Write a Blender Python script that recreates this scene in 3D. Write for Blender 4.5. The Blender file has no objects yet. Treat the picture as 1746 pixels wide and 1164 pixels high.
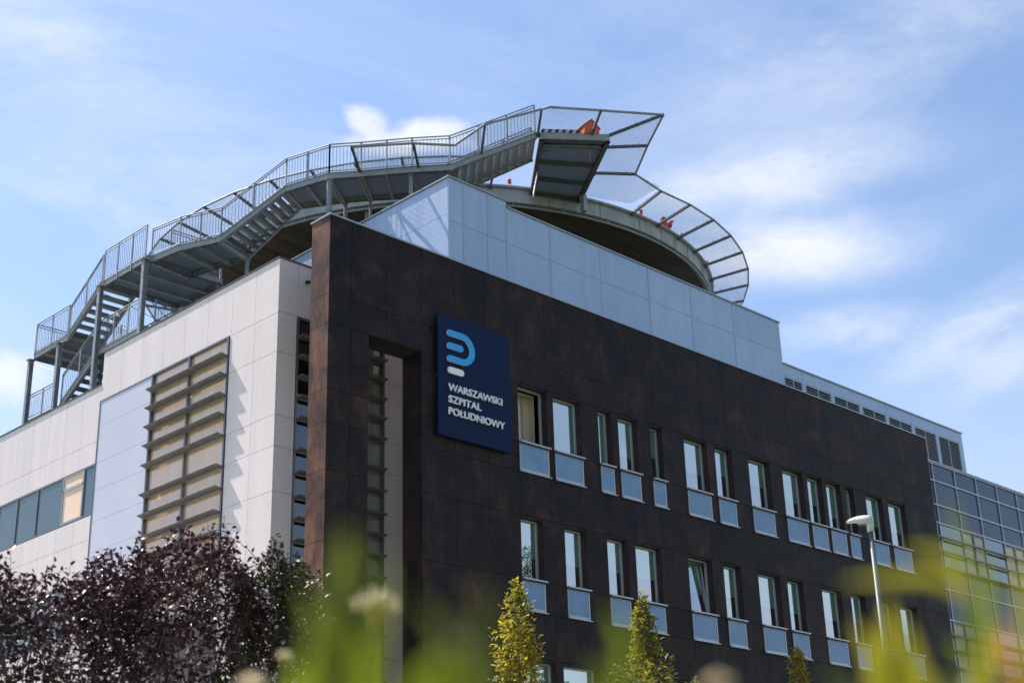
import bpy, bmesh, math, random
import numpy as np
from mathutils import Vector, Matrix
random.seed(7); rng = np.random.default_rng(11)
SC = bpy.context.scene; COL = SC.collection
GZ = 0.6                                    # ground level
# ------------------------------------------------------------------ camera
CAM = np.array([-21.790, -28.550, 1.170]); FPX = 2516.826
def rot(a, b, c):
    f = np.array([math.cos(b)*math.cos(a), math.cos(b)*math.sin(a), math.sin(b)])
    r = np.array([math.sin(a), -math.cos(a), 0.]); u = np.cross(r, f)
    return np.array([r*math.cos(c)+u*math.sin(c), -(-r*math.sin(c)+u*math.cos(c)), f])
RM = rot(math.radians(44.98041), math.radians(21.99823), math.radians(-1.72616))
cd = bpy.data.cameras.new('camera'); cam = bpy.data.objects.new('camera', cd); COL.objects.link(cam)
m = Matrix.Identity(4)
for i in range(3):
    m[i][0], m[i][1], m[i][2], m[i][3] = RM[0][i], -RM[1][i], -RM[2][i], CAM[i]
cam.matrix_world = m
cd.sensor_width = 36; cd.lens = 51.8933; cd.clip_start = .05; cd.clip_end = 3000
cd.dof.use_dof = True; cd.dof.focus_distance = 25; cd.dof.aperture_fstop = 2.8; cd.dof.aperture_blades = 0
SC.camera = cam
def wdir(x, y):
    v = np.array([(x-873)/FPX, (y-582)/FPX, 1.]) @ RM
    return v/np.linalg.norm(v)
def at(x, y, d): return CAM + wdir(x, y)*d      # a place d metres from the tripod
# ------------------------------------------------------------------ light
SUN = Vector((-0.24, 1.04, 1.45)).normalized()
elev = math.asin(SUN.z); azim = math.atan2(SUN.x, SUN.y)
sl = bpy.data.lights.new('sun', 'SUN'); sl.energy = 5.0; sl.angle = math.radians(.53); sl.color = (1, .93, .865)
so = bpy.data.objects.new('sun', sl); COL.objects.link(so)
so.rotation_euler = SUN.to_track_quat('Z', 'Y').to_euler(); so.location = (0, 20, 60)
SC.view_settings.view_transform = 'Standard'; SC.view_settings.look = 'None'
SC.view_settings.exposure = 0.80; SC.view_settings.gamma = 1
W = bpy.data.worlds.new('World'); SC.world = W; W.use_nodes = True
nt = W.node_tree; nt.nodes.clear(); N = nt.nodes; LK = nt.links
def wn(t, **k):
    n = N.new(t)
    for a, b in k.items(): setattr(n, a, b)
    return n
def wmath(op, a, b=None, c=None, clamp=False):
    n = wn('ShaderNodeMath', operation=op); n.use_clamp = clamp
    for i, v in enumerate((a, b, c)):
        if v is None: continue
        if isinstance(v, (int, float)): n.inputs[i].default_value = v
        else: LK.new(v, n.inputs[i])
    return n.outputs[0]
sky = wn('ShaderNodeTexSky', sky_type='NISHITA'); sky.sun_disc = False
sky.sun_elevation = elev; sky.sun_rotation = azim
sky.altitude = 100; sky.air_density = 1.25; sky.dust_density = .6; sky.ozone_density = 2.2
tc = wn('ShaderNodeTexCoord')
def wdot(v):
    n = wn('ShaderNodeVectorMath', operation='DOT_PRODUCT'); LK.new(tc.outputs['Generated'], n.inputs[0])
    n.inputs[1].default_value = tuple(v); return n.outputs['Value']
def wnoise(scale, detail, rough, stretch=(1, 1, 1), rz=0, off=(0, 0, 0), dist=0):
    mp = wn('ShaderNodeMapping'); LK.new(tc.outputs['Generated'], mp.inputs[0])
    mp.inputs['Scale'].default_value = stretch; mp.inputs['Rotation'].default_value = (0, 0, rz); mp.inputs['Location'].default_value = off
    n = wn('ShaderNodeTexNoise'); n.inputs['Scale'].default_value = scale; n.inputs['Detail'].default_value = detail
    n.inputs['Roughness'].default_value = rough; n.inputs['Distortion'].default_value = dist
    LK.new(mp.outputs[0], n.inputs['Vector']); return n.outputs['Fac']
def smooth(v, a, b):
    n = wn('ShaderNodeMapRange', interpolation_type='SMOOTHSTEP'); LK.new(v, n.inputs[0])
    n.inputs[1].default_value = a; n.inputs[2].default_value = b; return n.outputs[0]
def bank(p, half_w, half_h, tilt=0.):
    c = wdir(*p); r = np.cross(c, (0, 0, 1)); r /= np.linalg.norm(r); u = np.cross(r, c)
    t = math.radians(tilt); r, u = r*math.cos(t)+u*math.sin(t), -r*math.sin(t)+u*math.cos(t)
    a = wmath('DIVIDE', wdot(r), half_w/FPX); b = wmath('DIVIDE', wdot(u), half_h/FPX)
    e = wmath('ADD', wmath('MULTIPLY', a, a), wmath('MULTIPLY', b, b))
    return wmath('MULTIPLY', wmath('EXPONENT', wmath('MULTIPLY', e, -1.)), wmath('GREATER_THAN', wdot(c), 0.))
puff = wnoise(26, 7, .6, (1, 1, 1.5), dist=.3)
soft = wnoise(9, 7, .6, (1, 1, 2.6), dist=.6)
cirr = wnoise(3.2, 9, .66, (1, 1, 3.0), .5, (3, 1, 0), .8)
fine = wnoise(60, 6, .7, (1, 1, 2.2), dist=.5)
def cl(b, n, a, c, s): return wmath('MULTIPLY', smooth(wmath('MULTIPLY', b, wmath('ADD', wmath('MULTIPLY', n, .8), wmath('MULTIPLY', fine, .22))), a, c*1.12), s)
layers = [cl(bank((735, 222), 75, 30, 0), puff, .16, .42, .95), cl(bank((625, 205), 50, 32, -20), puff, .17, .44, .8),
          cl(bank((690, 245), 150, 26, 0), puff, .18, .46, .8),
          cl(bank((1330, 300), 290, 72, 4), soft, .08, .66, .95), cl(bank((1350, 425), 260, 72, -4), soft, .08, .62, .95),
          cl(bank((1640, 560), 260, 60, 25), soft, .18, .62, .6), cl(bank((1450, 560), 200, 50, 0), soft, .15, .6, .55),
          cl(bank((10, 645), 95, 55, 0), puff, .14, .5, .85), cl(bank((300, 250), 620, 260, -14), cirr, .22, .62, .42),
          cl(bank((1500, 90), 620, 150, 16), cirr, .24, .62, .38), cl(bank((60, 60), 420, 130, -20), cirr, .25, .6, .4),
          cl(bank((1746, 600), 200, 60, 20), soft, .15, .6, .55)]
gen = wmath('MULTIPLY', smooth(cirr, .34, .85), .28)
haze_ = wmath('MULTIPLY', smooth(wdot((0, 0, -1)), -.42, -.08), .42)
tot = wmath('SUBTRACT', 1., wmath('MULTIPLY', wmath('SUBTRACT', 1., gen), wmath('SUBTRACT', 1., haze_)))
for l in layers:
    tot = wmath('SUBTRACT', 1., wmath('MULTIPLY', wmath('SUBTRACT', 1., tot), wmath('SUBTRACT', 1., l)))
mix = wn('ShaderNodeMix', data_type='RGBA'); LK.new(tot, mix.inputs[0])
hs = wn('ShaderNodeMix', data_type='RGBA', blend_type='MULTIPLY'); hs.inputs[0].default_value = 1
LK.new(sky.outputs[0], hs.inputs[6]); hs.inputs[7].default_value = (1.0, 1.0, 1.06, 1)
LK.new(hs.outputs[2], mix.inputs[6]); mix.inputs[7].default_value = (5.6, 5.8, 6.3, 1)
bg = wn('ShaderNodeBackground'); bg.inputs['Strength'].default_value = .10; LK.new(mix.outputs[2], bg.inputs[0])
wo = wn('ShaderNodeOutputWorld'); LK.new(bg.outputs[0], wo.inputs[0])

# ------------------------------------------------------------------ materials
MT = {}
def mat(name, col, rough=.5, metal=0., spec=.5, var=0., vscale=3., col2=None, bump=0., bscale=20., trans=0., stretch=(1, 1, 1), island=0., lo=.35, hi=.65, detail=5.):
    m = bpy.data.materials.new(name); m.use_nodes = True; t = m.node_tree; p = t.nodes['Principled BSDF']
    p.inputs['Base Color'].default_value = (*col, 1); p.inputs['Roughness'].default_value = rough
    p.inputs['Metallic'].default_value = metal; p.inputs['Specular IOR Level'].default_value = spec
    g = t.nodes.new('ShaderNodeTexCoord'); last = None
    if col2 is not None or var:
        mp = t.nodes.new('ShaderNodeMapping'); t.links.new(g.outputs['Object'], mp.inputs[0]); mp.inputs['Scale'].default_value = stretch
        n = t.nodes.new('ShaderNodeTexNoise'); n.inputs['Scale'].default_value = vscale; n.inputs['Detail'].default_value = detail; n.inputs['Roughness'].default_value = .65
        t.links.new(mp.outputs[0], n.inputs['Vector'])
        r = t.nodes.new('ShaderNodeValToRGB'); t.links.new(n.outputs['Fac'], r.inputs[0])
        r.color_ramp.elements[0].position = lo; r.color_ramp.elements[1].position = hi
        a = col; b = col2 if col2 else tuple(c*(1+var) for c in col)
        if col2 is None: a = tuple(c*(1-var) for c in col)
        r.color_ramp.elements[0].color = (*a, 1); r.color_ramp.elements[1].color = (*b, 1); last = r.outputs[0]
    if island:
        gi = t.nodes.new('ShaderNodeNewGeometry'); h = t.nodes.new('ShaderNodeHueSaturation')
        ma = t.nodes.new('ShaderNodeMapRange'); t.links.new(gi.outputs['Random Per Island'], ma.inputs[0])
        ma.inputs[3].default_value = 1-island; ma.inputs[4].default_value = 1+island; t.links.new(ma.outputs[0], h.inputs['Value'])
        if last: t.links.new(last, h.inputs['Color'])
        else: h.inputs['Color'].default_value = (*col, 1)
        last = h.outputs[0]
    if last: t.links.new(last, p.inputs['Base Color'])
    if bump:
        n2 = t.nodes.new('ShaderNodeTexNoise'); n2.inputs['Scale'].default_value = bscale; n2.inputs['Detail'].default_value = 4
        t.links.new(g.outputs['Object'], n2.inputs['Vector'])
        bm_ = t.nodes.new('ShaderNodeBump'); bm_.inputs['Strength'].default_value = bump; bm_.inputs['Distance'].default_value = .02
        t.links.new(n2.outputs['Fac'], bm_.inputs['Height']); t.links.new(bm_.outputs[0], p.inputs['Normal'])
    if trans:
        tr = t.nodes.new('ShaderNodeBsdfTranslucent'); mx = t.nodes.new('ShaderNodeMixShader'); mx.inputs[0].default_value = trans
        if last: t.links.new(last, tr.inputs[0])
        else: tr.inputs[0].default_value = (*col, 1)
        o = t.nodes['Material Output']; t.links.new(p.outputs[0], mx.inputs[1]); t.links.new(tr.outputs[0], mx.inputs[2]); t.links.new(mx.outputs[0], o.inputs[0])
    MT[name] = m; return m
def glass(name, tint, refl, fac, gloss=(1, 1, 1), rough=.0):
    m = bpy.data.materials.new(name); m.use_nodes = True; t = m.node_tree; t.nodes.clear()
    o = t.nodes.new('ShaderNodeOutputMaterial'); mx = t.nodes.new('ShaderNodeMixShader')
    lw = t.nodes.new('ShaderNodeLayerWeight'); lw.inputs[0].default_value = fac
    mr = t.nodes.new('ShaderNodeMapRange'); t.links.new(lw.outputs['Fresnel'], mr.inputs[0]); mr.inputs[3].default_value = refl; mr.inputs[4].default_value = 1
    tr = t.nodes.new('ShaderNodeBsdfTransparent'); tr.inputs[0].default_value = (*tint, 1)
    gl = t.nodes.new('ShaderNodeBsdfGlossy'); gl.inputs['Roughness'].default_value = rough; gl.inputs[0].default_value = (*gloss, 1)
    t.links.new(mr.outputs[0], mx.inputs[0]); t.links.new(tr.outputs[0], mx.inputs[1]); t.links.new(gl.outputs[0], mx.inputs[2]); t.links.new(mx.outputs[0], o.inputs[0])
    MT[name] = m
def corten(name, sunlit):
    m = bpy.data.materials.new(name); m.use_nodes = True; t = m.node_tree; p = t.nodes['Principled BSDF']; L = t.links
    g = t.nodes.new('ShaderNodeTexCoord')
    def noise(s, d, r, st=(1, 1, 1)):
        mp = t.nodes.new('ShaderNodeMapping'); L.new(g.outputs['Object'], mp.inputs[0]); mp.inputs['Scale'].default_value = st
        n = t.nodes.new('ShaderNodeTexNoise'); n.inputs['Scale'].default_value = s; n.inputs['Detail'].default_value = d; n.inputs['Roughness'].default_value = r
        n.inputs['Distortion'].default_value = .5; L.new(mp.outputs[0], n.inputs['Vector']); return n.outputs['Fac']
    def ramp(f, els):
        r = t.nodes.new('ShaderNodeValToRGB'); L.new(f, r.inputs[0]); e = r.color_ramp.elements
        e[0].position, e[0].color = els[0][0], (*els[0][1], 1); e[1].position, e[1].color = els[-1][0], (*els[-1][1], 1)
        for q, c in els[1:-1]: x = e.new(q); x.color = (*c, 1)
        return r.outputs[0]
    a = ramp(noise(1.1, 6, .62, (1, 1, .8)), [(.28, (.0115, .0105, .016)), (.46, (.0195, .0145, .0155)), (.60, (.036, .021, .018)), (.76, (.09, .037, .025))] if not sunlit else [(.28, (.030, .020, .019)), (.44, (.085, .044, .032)), (.60, (.17, .083, .055)), (.74, (.26, .12, .07))])
    b = ramp(noise(6, 5, .7, (1, 1, .35)), [(.3, (.62, .62, .64)), (.7, (1.35, 1.3, 1.25))])
    mx = t.nodes.new('ShaderNodeMix'); mx.data_type = 'RGBA'; mx.blend_type = 'MULTIPLY'; mx.inputs[0].default_value = .9
    L.new(a, mx.inputs[6]); L.new(b, mx.inputs[7])
    gi = t.nodes.new('ShaderNodeNewGeometry'); h = t.nodes.new('ShaderNodeHueSaturation')
    ma = t.nodes.new('ShaderNodeMapRange'); L.new(gi.outputs['Random Per Island'], ma.inputs[0]); ma.inputs[3].default_value = .86; ma.inputs[4].default_value = 1.16
    L.new(ma.outputs[0], h.inputs['Value']); L.new(mx.outputs[2], h.inputs['Color']); L.new(h.outputs[0], p.inputs['Base Color'])
    p.inputs['Roughness'].default_value = .5; p.inputs['Specular IOR Level'].default_value = .13; MT[name] = m
corten('corten', 0); corten('corten_sunlit_rust', 1)  # second copy: rustier, with the column side's sunlight put into its colour
mat('joint', (.012, .012, .013), .9)
mat('white_clad', (.79, .69, .67), .45, var=.04, vscale=1.1, island=.025, stretch=(2, 2, .3))
mat('shadow_gap', (.14, .13, .125), .9)
mat('blue_clad', (.60, .60, .70), .28, var=.03, vscale=.6)
mat('pent_clad', (.38, .47, .63), .36, metal=.2, var=.06, vscale=1.3, island=.04, stretch=(2, 2, .35))
mat('alu', (.42, .43, .45), .35, metal=.55)
mat('alu_dark', (.17, .18, .195), .4, metal=.5)
mat('coping_brown', (.10, .085, .08), .4, metal=.3)
mat('coping_alu', (.36, .38, .40), .35, metal=.6)
mat('galv', (.27, .29, .325), .6, metal=.25, var=.25, vscale=5)
mat('galv_dull', (.27, .28, .30), .55, metal=.2, col2=(.38, .385, .40), vscale=6)
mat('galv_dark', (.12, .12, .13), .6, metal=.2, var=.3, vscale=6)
mat('grating', (.19, .22, .26), .7, var=.1, vscale=8, trans=.45)
mat('tread_mesh', (.30, .33, .38), .6, var=.15, vscale=7)
mat('tread', (.16, .18, .18), .6, metal=.4, var=.15, vscale=7)
mat('wire', (.16, .17, .19), .5, metal=.5)
mat('concrete', (.30, .315, .345), .8, col2=(.47, .49, .53), vscale=1.6, bump=.3, bscale=9, stretch=(1, 1, .35))
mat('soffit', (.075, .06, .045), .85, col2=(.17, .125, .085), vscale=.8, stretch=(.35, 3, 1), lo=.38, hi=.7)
mat('red_paint', (.62, .035, .018), .4, var=.25, vscale=9)
mat('orange_paint', (.75, .12, .03), .4, var=.15, vscale=6)
mat('lamp_lens', (.5, .05, .03), .15)
mat('stripe_dark', (.02, .022, .035), .5); mat('stripe_pale', (.62, .48, .42), .5)
mat('frame_grey', (.36, .375, .38), .4, metal=.3)
mat('blind', (.50, .68, .58), .8); mat('blind_beige', (.93, .64, .48), .85, col2=(.96, .77, .64), vscale=.8, stretch=(2, 2, .4))
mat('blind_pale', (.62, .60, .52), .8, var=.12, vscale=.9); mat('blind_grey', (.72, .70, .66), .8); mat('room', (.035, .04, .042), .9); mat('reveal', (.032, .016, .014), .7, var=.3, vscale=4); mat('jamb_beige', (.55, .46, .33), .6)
mat('louvre', (.16, .145, .14), .6, metal=.1, var=.2, vscale=4)
mat('vent_black', (.03, .032, .036), .7)
mat('navy', (.004, .017, .058), .5, spec=.12, var=.05, vscale=1)
mat('sign_white', (.88, .88, .92), .45); mat('sign_side', (.60, .60, .62), .5); mat('sign_blue', (.015, .36, .82), .4)
mat('roof_felt', (.10, .10, .10), .9, var=.2)
mat('lamp_white', (.62, .60, .57), .35, var=.08, vscale=9); mat('pole', (.09, .12, .125), .5, metal=.1, var=.12, vscale=3)
mat('black_plastic', (.02, .02, .022), .35)
mat('grass_ground', (.045, .075, .02), .95, col2=(.08, .11, .035), vscale=1.3, bump=.4)
mat('bounce_paving', (.36, .32, .28), .9, col2=(.46, .42, .37), vscale=.6)
mat('bark', (.09, .07, .055), .9, var=.3, vscale=12, bump=.5)
mat('twig', (.10, .055, .05), .7, var=.25, vscale=12)
mat('plum_leaf', (.036, .013, .022), .42, spec=.45, col2=(.085, .026, .036), vscale=2.4, trans=.15, island=.45)
mat('plum_leaf_green', (.026, .030, .010), .46, spec=.4, col2=(.07, .065, .018), vscale=2.2, trans=.2, island=.45)
mat('hornbeam_leaf', (.22, .24, .015), .5, col2=(.50, .38, .022), vscale=2.0, trans=.5, island=.4)
mat('ash_leaf', (.15, .175, .022), .45, col2=(.38, .33, .035), vscale=1.8, trans=.45, island=.4)
mat('oak_leaf', (.05, .09, .02), .5, col2=(.11, .15, .03), vscale=.8, trans=.35, island=.35)
mat('weed_green', (.19, .24, .012), .5, trans=.55, island=.25); mat('weed_olive', (.14, .17, .02), .5, trans=.5, island=.2)
mat('weed_yellow', (.36, .32, .02), .5, trans=.55, island=.2); mat('weed_orange', (.62, .30, .05), .5, trans=.5, island=.2)
mat('seed_fluff', (.92, .84, .66), .8, trans=.4, island=.15); mat('seed_base', (.50, .27, .07), .7, trans=.2)
glass('pane', (.80, .95, .88), .50, .30, (.97, .98, 1.0))
glass('pane_stair', (.80, .82, .78), .12, .22, (.9, .95, 1.0))
glass('pane_dark', (.30, .40, .50), .25, .35, (.80, .90, 1.0))
glass('pane_clear', (1.0, .96, .92), .04, .10, (1, 1, 1))
mat('spandrel', (.15, .27, .43), .25, spec=.55, var=.10, vscale=1.5)
mat('cw_panel', (.035, .07, .13), .12, spec=.45, var=.1, vscale=.4)
mat('band_glass', (.07, .115, .135), .15, spec=.7, var=.05, vscale=.5)

# ------------------------------------------------------------------ helpers
LOC = {}
class MB:
    def __init__(s): s.v = []; s.f = []; s.mi = []; s.m = []
    def mid(s, name):
        if name not in s.m: s.m.append(name)
        return s.m.index(name)
    def add(s, vs, fs, m):
        k = len(s.v); s.v += [tuple(float(c) for c in p) for p in vs]; i = s.mid(m)
        for f in fs: s.f.append(tuple(q+k for q in f)); s.mi.append(i)
    def box(s, a, b, m):
        (x0, y0, z0), (x1, y1, z1) = [min(p, q) for p, q in zip(a, b)], [max(p, q) for p, q in zip(a, b)]
        s.add([(x0, y0, z0), (x1, y0, z0), (x1, y1, z0), (x0, y1, z0), (x0, y0, z1), (x1, y0, z1), (x1, y1, z1), (x0, y1, z1)],
              [(0, 3, 2, 1), (4, 5, 6, 7), (0, 1, 5, 4), (1, 2, 6, 5), (2, 3, 7, 6), (3, 0, 4, 7)], m)
    def prism(s, pts, dz, m):                       # pts: polygon (ccw from above) at top, extruded down by dz
        n = len(pts); top = [tuple(p) for p in pts]; bot = [(p[0], p[1], p[2]-dz) for p in pts]
        s.add(top+bot, [tuple(range(n)), tuple(range(2*n-1, n-1, -1))]+[(i, i+n, (i+1) % n+n, (i+1) % n) for i in range(n)], m)
    def bar(s, a, b, w, h, m, up=(0, 0, 1), ext=0.):  # rectangular bar, w sideways, h along up
        a = np.array(a, float); b = np.array(b, float); d = b-a; L = np.linalg.norm(d)
        if L < 1e-6: return
        d /= L; a = a-d*ext; b = b+d*ext
        sd = np.cross(d, up)
        if np.linalg.norm(sd) < 1e-4: sd = np.cross(d, (1, 0, 0))
        sd /= np.linalg.norm(sd); u = np.cross(sd, d); sd = sd*w/2; u = u*h/2
        s.add([a-sd-u, a+sd-u, a+sd+u, a-sd+u, b-sd-u, b+sd-u, b+sd+u, b-sd+u],
              [(0, 1, 2, 3), (7, 6, 5, 4), (0, 4, 5, 1), (1, 5, 6, 2), (2, 6, 7, 3), (3, 7, 4, 0)], m)
    def tube(s, a, b, r, m, n=8, r2=None, cap=True):
        a = np.array(a, float); b = np.array(b, float); d = b-a; L = np.linalg.norm(d)
        if L < 1e-6: return
        d /= L; x = np.cross(d, (0, 0, 1) if abs(d[2]) < .9 else (1, 0, 0)); x /= np.linalg.norm(x); y = np.cross(d, x)
        r2 = r if r2 is None else r2
        A = [a+(x*math.cos(t)+y*math.sin(t))*r for t in np.linspace(0, 2*math.pi, n, endpoint=False)]
        B = [b+(x*math.cos(t)+y*math.sin(t))*r2 for t in np.linspace(0, 2*math.pi, n, endpoint=False)]
        f = [(i, (i+1) % n, (i+1) % n+n, i+n) for i in range(n)]
        if cap: f += [tuple(range(n-1, -1, -1)), tuple(range(n, 2*n))]
        s.add(A+B, f, m)
    def path(s, pts, r, m, n=6, r2=None):
        k = len(pts)-1; r2 = r if r2 is None else r2
        for i in range(k): s.tube(pts[i], pts[i+1], r+(r2-r)*i/k, m, n, r+(r2-r)*(i+1)/k)
    def build(s, name, parent=None, smooth=False):
        me = bpy.data.meshes.new(name); me.from_pydata(s.v, [], s.f)
        for q in s.m: me.materials.append(MT[q])
        me.polygons.foreach_set('material_index', s.mi)
        if smooth: me.polygons.foreach_set('use_smooth', [True]*len(s.f))
        me.update(); o = bpy.data.objects.new(name, me); COL.objects.link(o)
        if parent is not None:
            o.parent = parent; o.matrix_parent_inverse = Matrix.Translation(-Vector(wloc(parent)))
        return o
def wloc(o): return LOC.get(o.name, Vector((0, 0, 0)))
def thing(name, label, cat, loc=(0, 0, 0), group=None):
    o = bpy.data.objects.new(name, None); COL.objects.link(o); o.location = loc; LOC[o.name] = Vector([float(c) for c in loc])
    o.empty_display_size = .3; o['label'] = label; o['category'] = cat
    if group: o['group'] = group
    return o
def tag(o, label, cat, group=None):
    o['label'] = label; o['category'] = cat
    if group: o['group'] = group
    return o

# ------------------------------------------------------------------ ground
g = MB(); g.add([(-700, -700, GZ), (900, -700, GZ), (900, 900, GZ), (-700, 900, GZ)], [(0, 1, 2, 3)], 'grass_ground')
go = g.build('ground'); go['kind'] = 'structure'
g = MB(); g.add([(-13, -16, GZ+.004), (75, -16, GZ+.004), (75, 60, GZ+.004), (-13, 60, GZ+.004)], [(0, 1, 2, 3)], 'bounce_paving'); po = g.build('bounce_paving'); po['kind'] = 'structure'  # unseen paving, added so neutral, warmer light bounces onto the walls and soffits

# ------------------------------------------------------------------ hospital building
TOP = 19.4
HB = thing('hospital_building', 'large hospital clad in dark rusty brown and white panels, with many narrow windows', 'building', (0, 0, GZ))
ZB = GZ+.01
WIN1 = [(6.95, 8.13), (8.43, 9.61), (10.42, 11.0), (11.34, 12.23), (12.86, 13.44), (14.56, 15.74), (16.17, 17.06), (18.01, 19.2), (19.96, 21.15), (21.45, 22.35), (22.62, 23.53), (23.80, 24.4), (25.2, 26.33), (26.72, 27.93)]
WIN2 = [(6.92, 7.78), (8.71, 9.6), (10.54, 11.42), (11.82, 13.0), (14.33, 15.52), (16.13, 17.02), (17.98, 19.17), (19.61, 20.51), (21.64, 22.83), (23.42, 24.32), (25.15, 26.2), (26.64, 27.83)]
WIN3 = [(6.95, 8.13), (8.43, 9.9), (11.34, 12.23), (12.86, 13.8), (15.4, 16.6)]
ROWS = [(0., WIN1), (4., WIN2), (8., WIN3)]
FX1 = 30.2; XG = [.745+1.237*k for k in range(0, 24)]
def clad(mb, rects, y0, y1, m, axis='y', gap=.012):
    for a0, a1, z0, z1 in rects:
        if a1-a0 < .03: continue
        p, q = (a0+gap/2, z0+gap/2), (a1-gap/2, z1-gap/2)
        if axis == 'y': mb.box((p[0], y0, p[1]), (q[0], y1, q[1]), m)
        else: mb.box((y0, p[0], p[1]), (y1, q[0], q[1]), m)
def cut(spans, holes):
    out = []
    for a, b in spans:
        segs = [(a, b)]
        for h0, h1 in holes:
            ns = []
            for s0, s1 in segs:
                if h1 <= s0 or h0 >= s1: ns.append((s0, s1)); continue
                if h0 > s0+.02: ns.append((s0, h0))
                if h1 < s1-.02: ns.append((h1, s1))
            segs = ns
        out += segs
    return out
def grid(xs, x0, x1):
    e = [x0]+[x for x in xs if x0+.1 < x < x1-.1]+[x1]; return list(zip(e[:-1], e[1:]))
OPEN = (1.37, 3.22, 1.6, 16.26)
f = MB(); bk = MB(); rv = MB()
bands = [(17.1, TOP), (16.26, 17.1)]
zt = 16.26
for dz, wins in ROWS:
    bands += [(14.43-dz, 16.26-dz, wins), (13.54-dz, 14.43-dz, wins), (12.26-dz, 13.54-dz)]
bands += [(2.43, 4.26), (1.54, 2.43), (ZB, 1.54)]
for b in bands:
    z0, z1 = b[0], b[1]; sp = grid(XG, 0, FX1)
    if len(b) > 2:
        # between windows the panels run uncut
        w = b[2]; xs = [XG[0], XG[1]]+[XG[3], XG[4]]
        sp = grid(XG[:5], 0, w[0][0])+[(w[i][1], w[i+1][0]) for i in range(len(w)-1)]+grid(XG, w[-1][1], FX1)
    if z1 <= OPEN[3]+.01 and z0 >= OPEN[2]-.1: sp = cut(sp, [OPEN[:2]])
    clad(f, [(a, c, z0, z1) for a, c in sp], 0, .03, 'corten')
fw = f.build('dark_cladding', HB)
# solid wall behind the boards with openings, 0.8 deep
b = MB()
for bnd in bands:
    z0, z1 = bnd[0], bnd[1]; holes = list(bnd[2]) if len(bnd) > 2 else []
    if any(abs(z0-(16.26-q)) < .01 for q in (0., 4., 8.)): z0 += .0
    if len(bnd) > 2 and abs((z1-z0)-.89) < .02: holes = []
    if z1 <= OPEN[3]+.01 and z0 >= OPEN[2]-.1: holes = holes+[OPEN[:2]]
    for a, c in cut([(.032, FX1-.03)], [(h0-.03, h1+.03) for h0, h1 in holes]): b.box((a, .031, z0), (c, .77, z1), 'joint')
b.build('wall_core', HB)
# column side, reveals of the tall opening, far end
s = MB(); zs = [ZB, 1.54, 2.43, 4.26, 5.54, 6.43, 8.26, 9.54, 10.43, 12.26, 13.54, 14.43, 16.26, 17.1, TOP]
sr = list(zip(zs[:-1], zs[1:]))
clad(s, [(.0, .8, a, c) for a, c in sr], 0.0, .03, 'corten_sunlit_rust', 'x')
s2 = MB(); clad(s2, [(.0, .8, a, c) for a, c in sr], FX1-.029, FX1, 'corten', 'x'); s2.build('end_cladding', HB)
for a, c in sr:
    if c <= 16.3 and a >= 1.5:
        clad(s, [(.031, .78, a, c)], OPEN[1]-.001, OPEN[1]+.03, 'corten', 'x'); clad(s, [(.031, .78, a, c)], OPEN[0]-.03, OPEN[0]+.001, 'corten', 'x')
s.box((OPEN[0], .031, 16.262), (OPEN[1], .78, 16.29), 'corten')
clad(s, [(p, q, a, c) for a, c in sr for p, q in cut(grid(XG, 0.0, 4.9), [OPEN[:2]] if (c <= 16.3 and a >= 1.5) else [])], .771, .80, 'corten')
s.build('dark_column_cladding', HB)
cp = MB(); cp.box((-.03, -.035, TOP), (FX1+.03, .84, TOP+.05), 'coping_alu'); cp.build('dark_wall_coping', HB)
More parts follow.
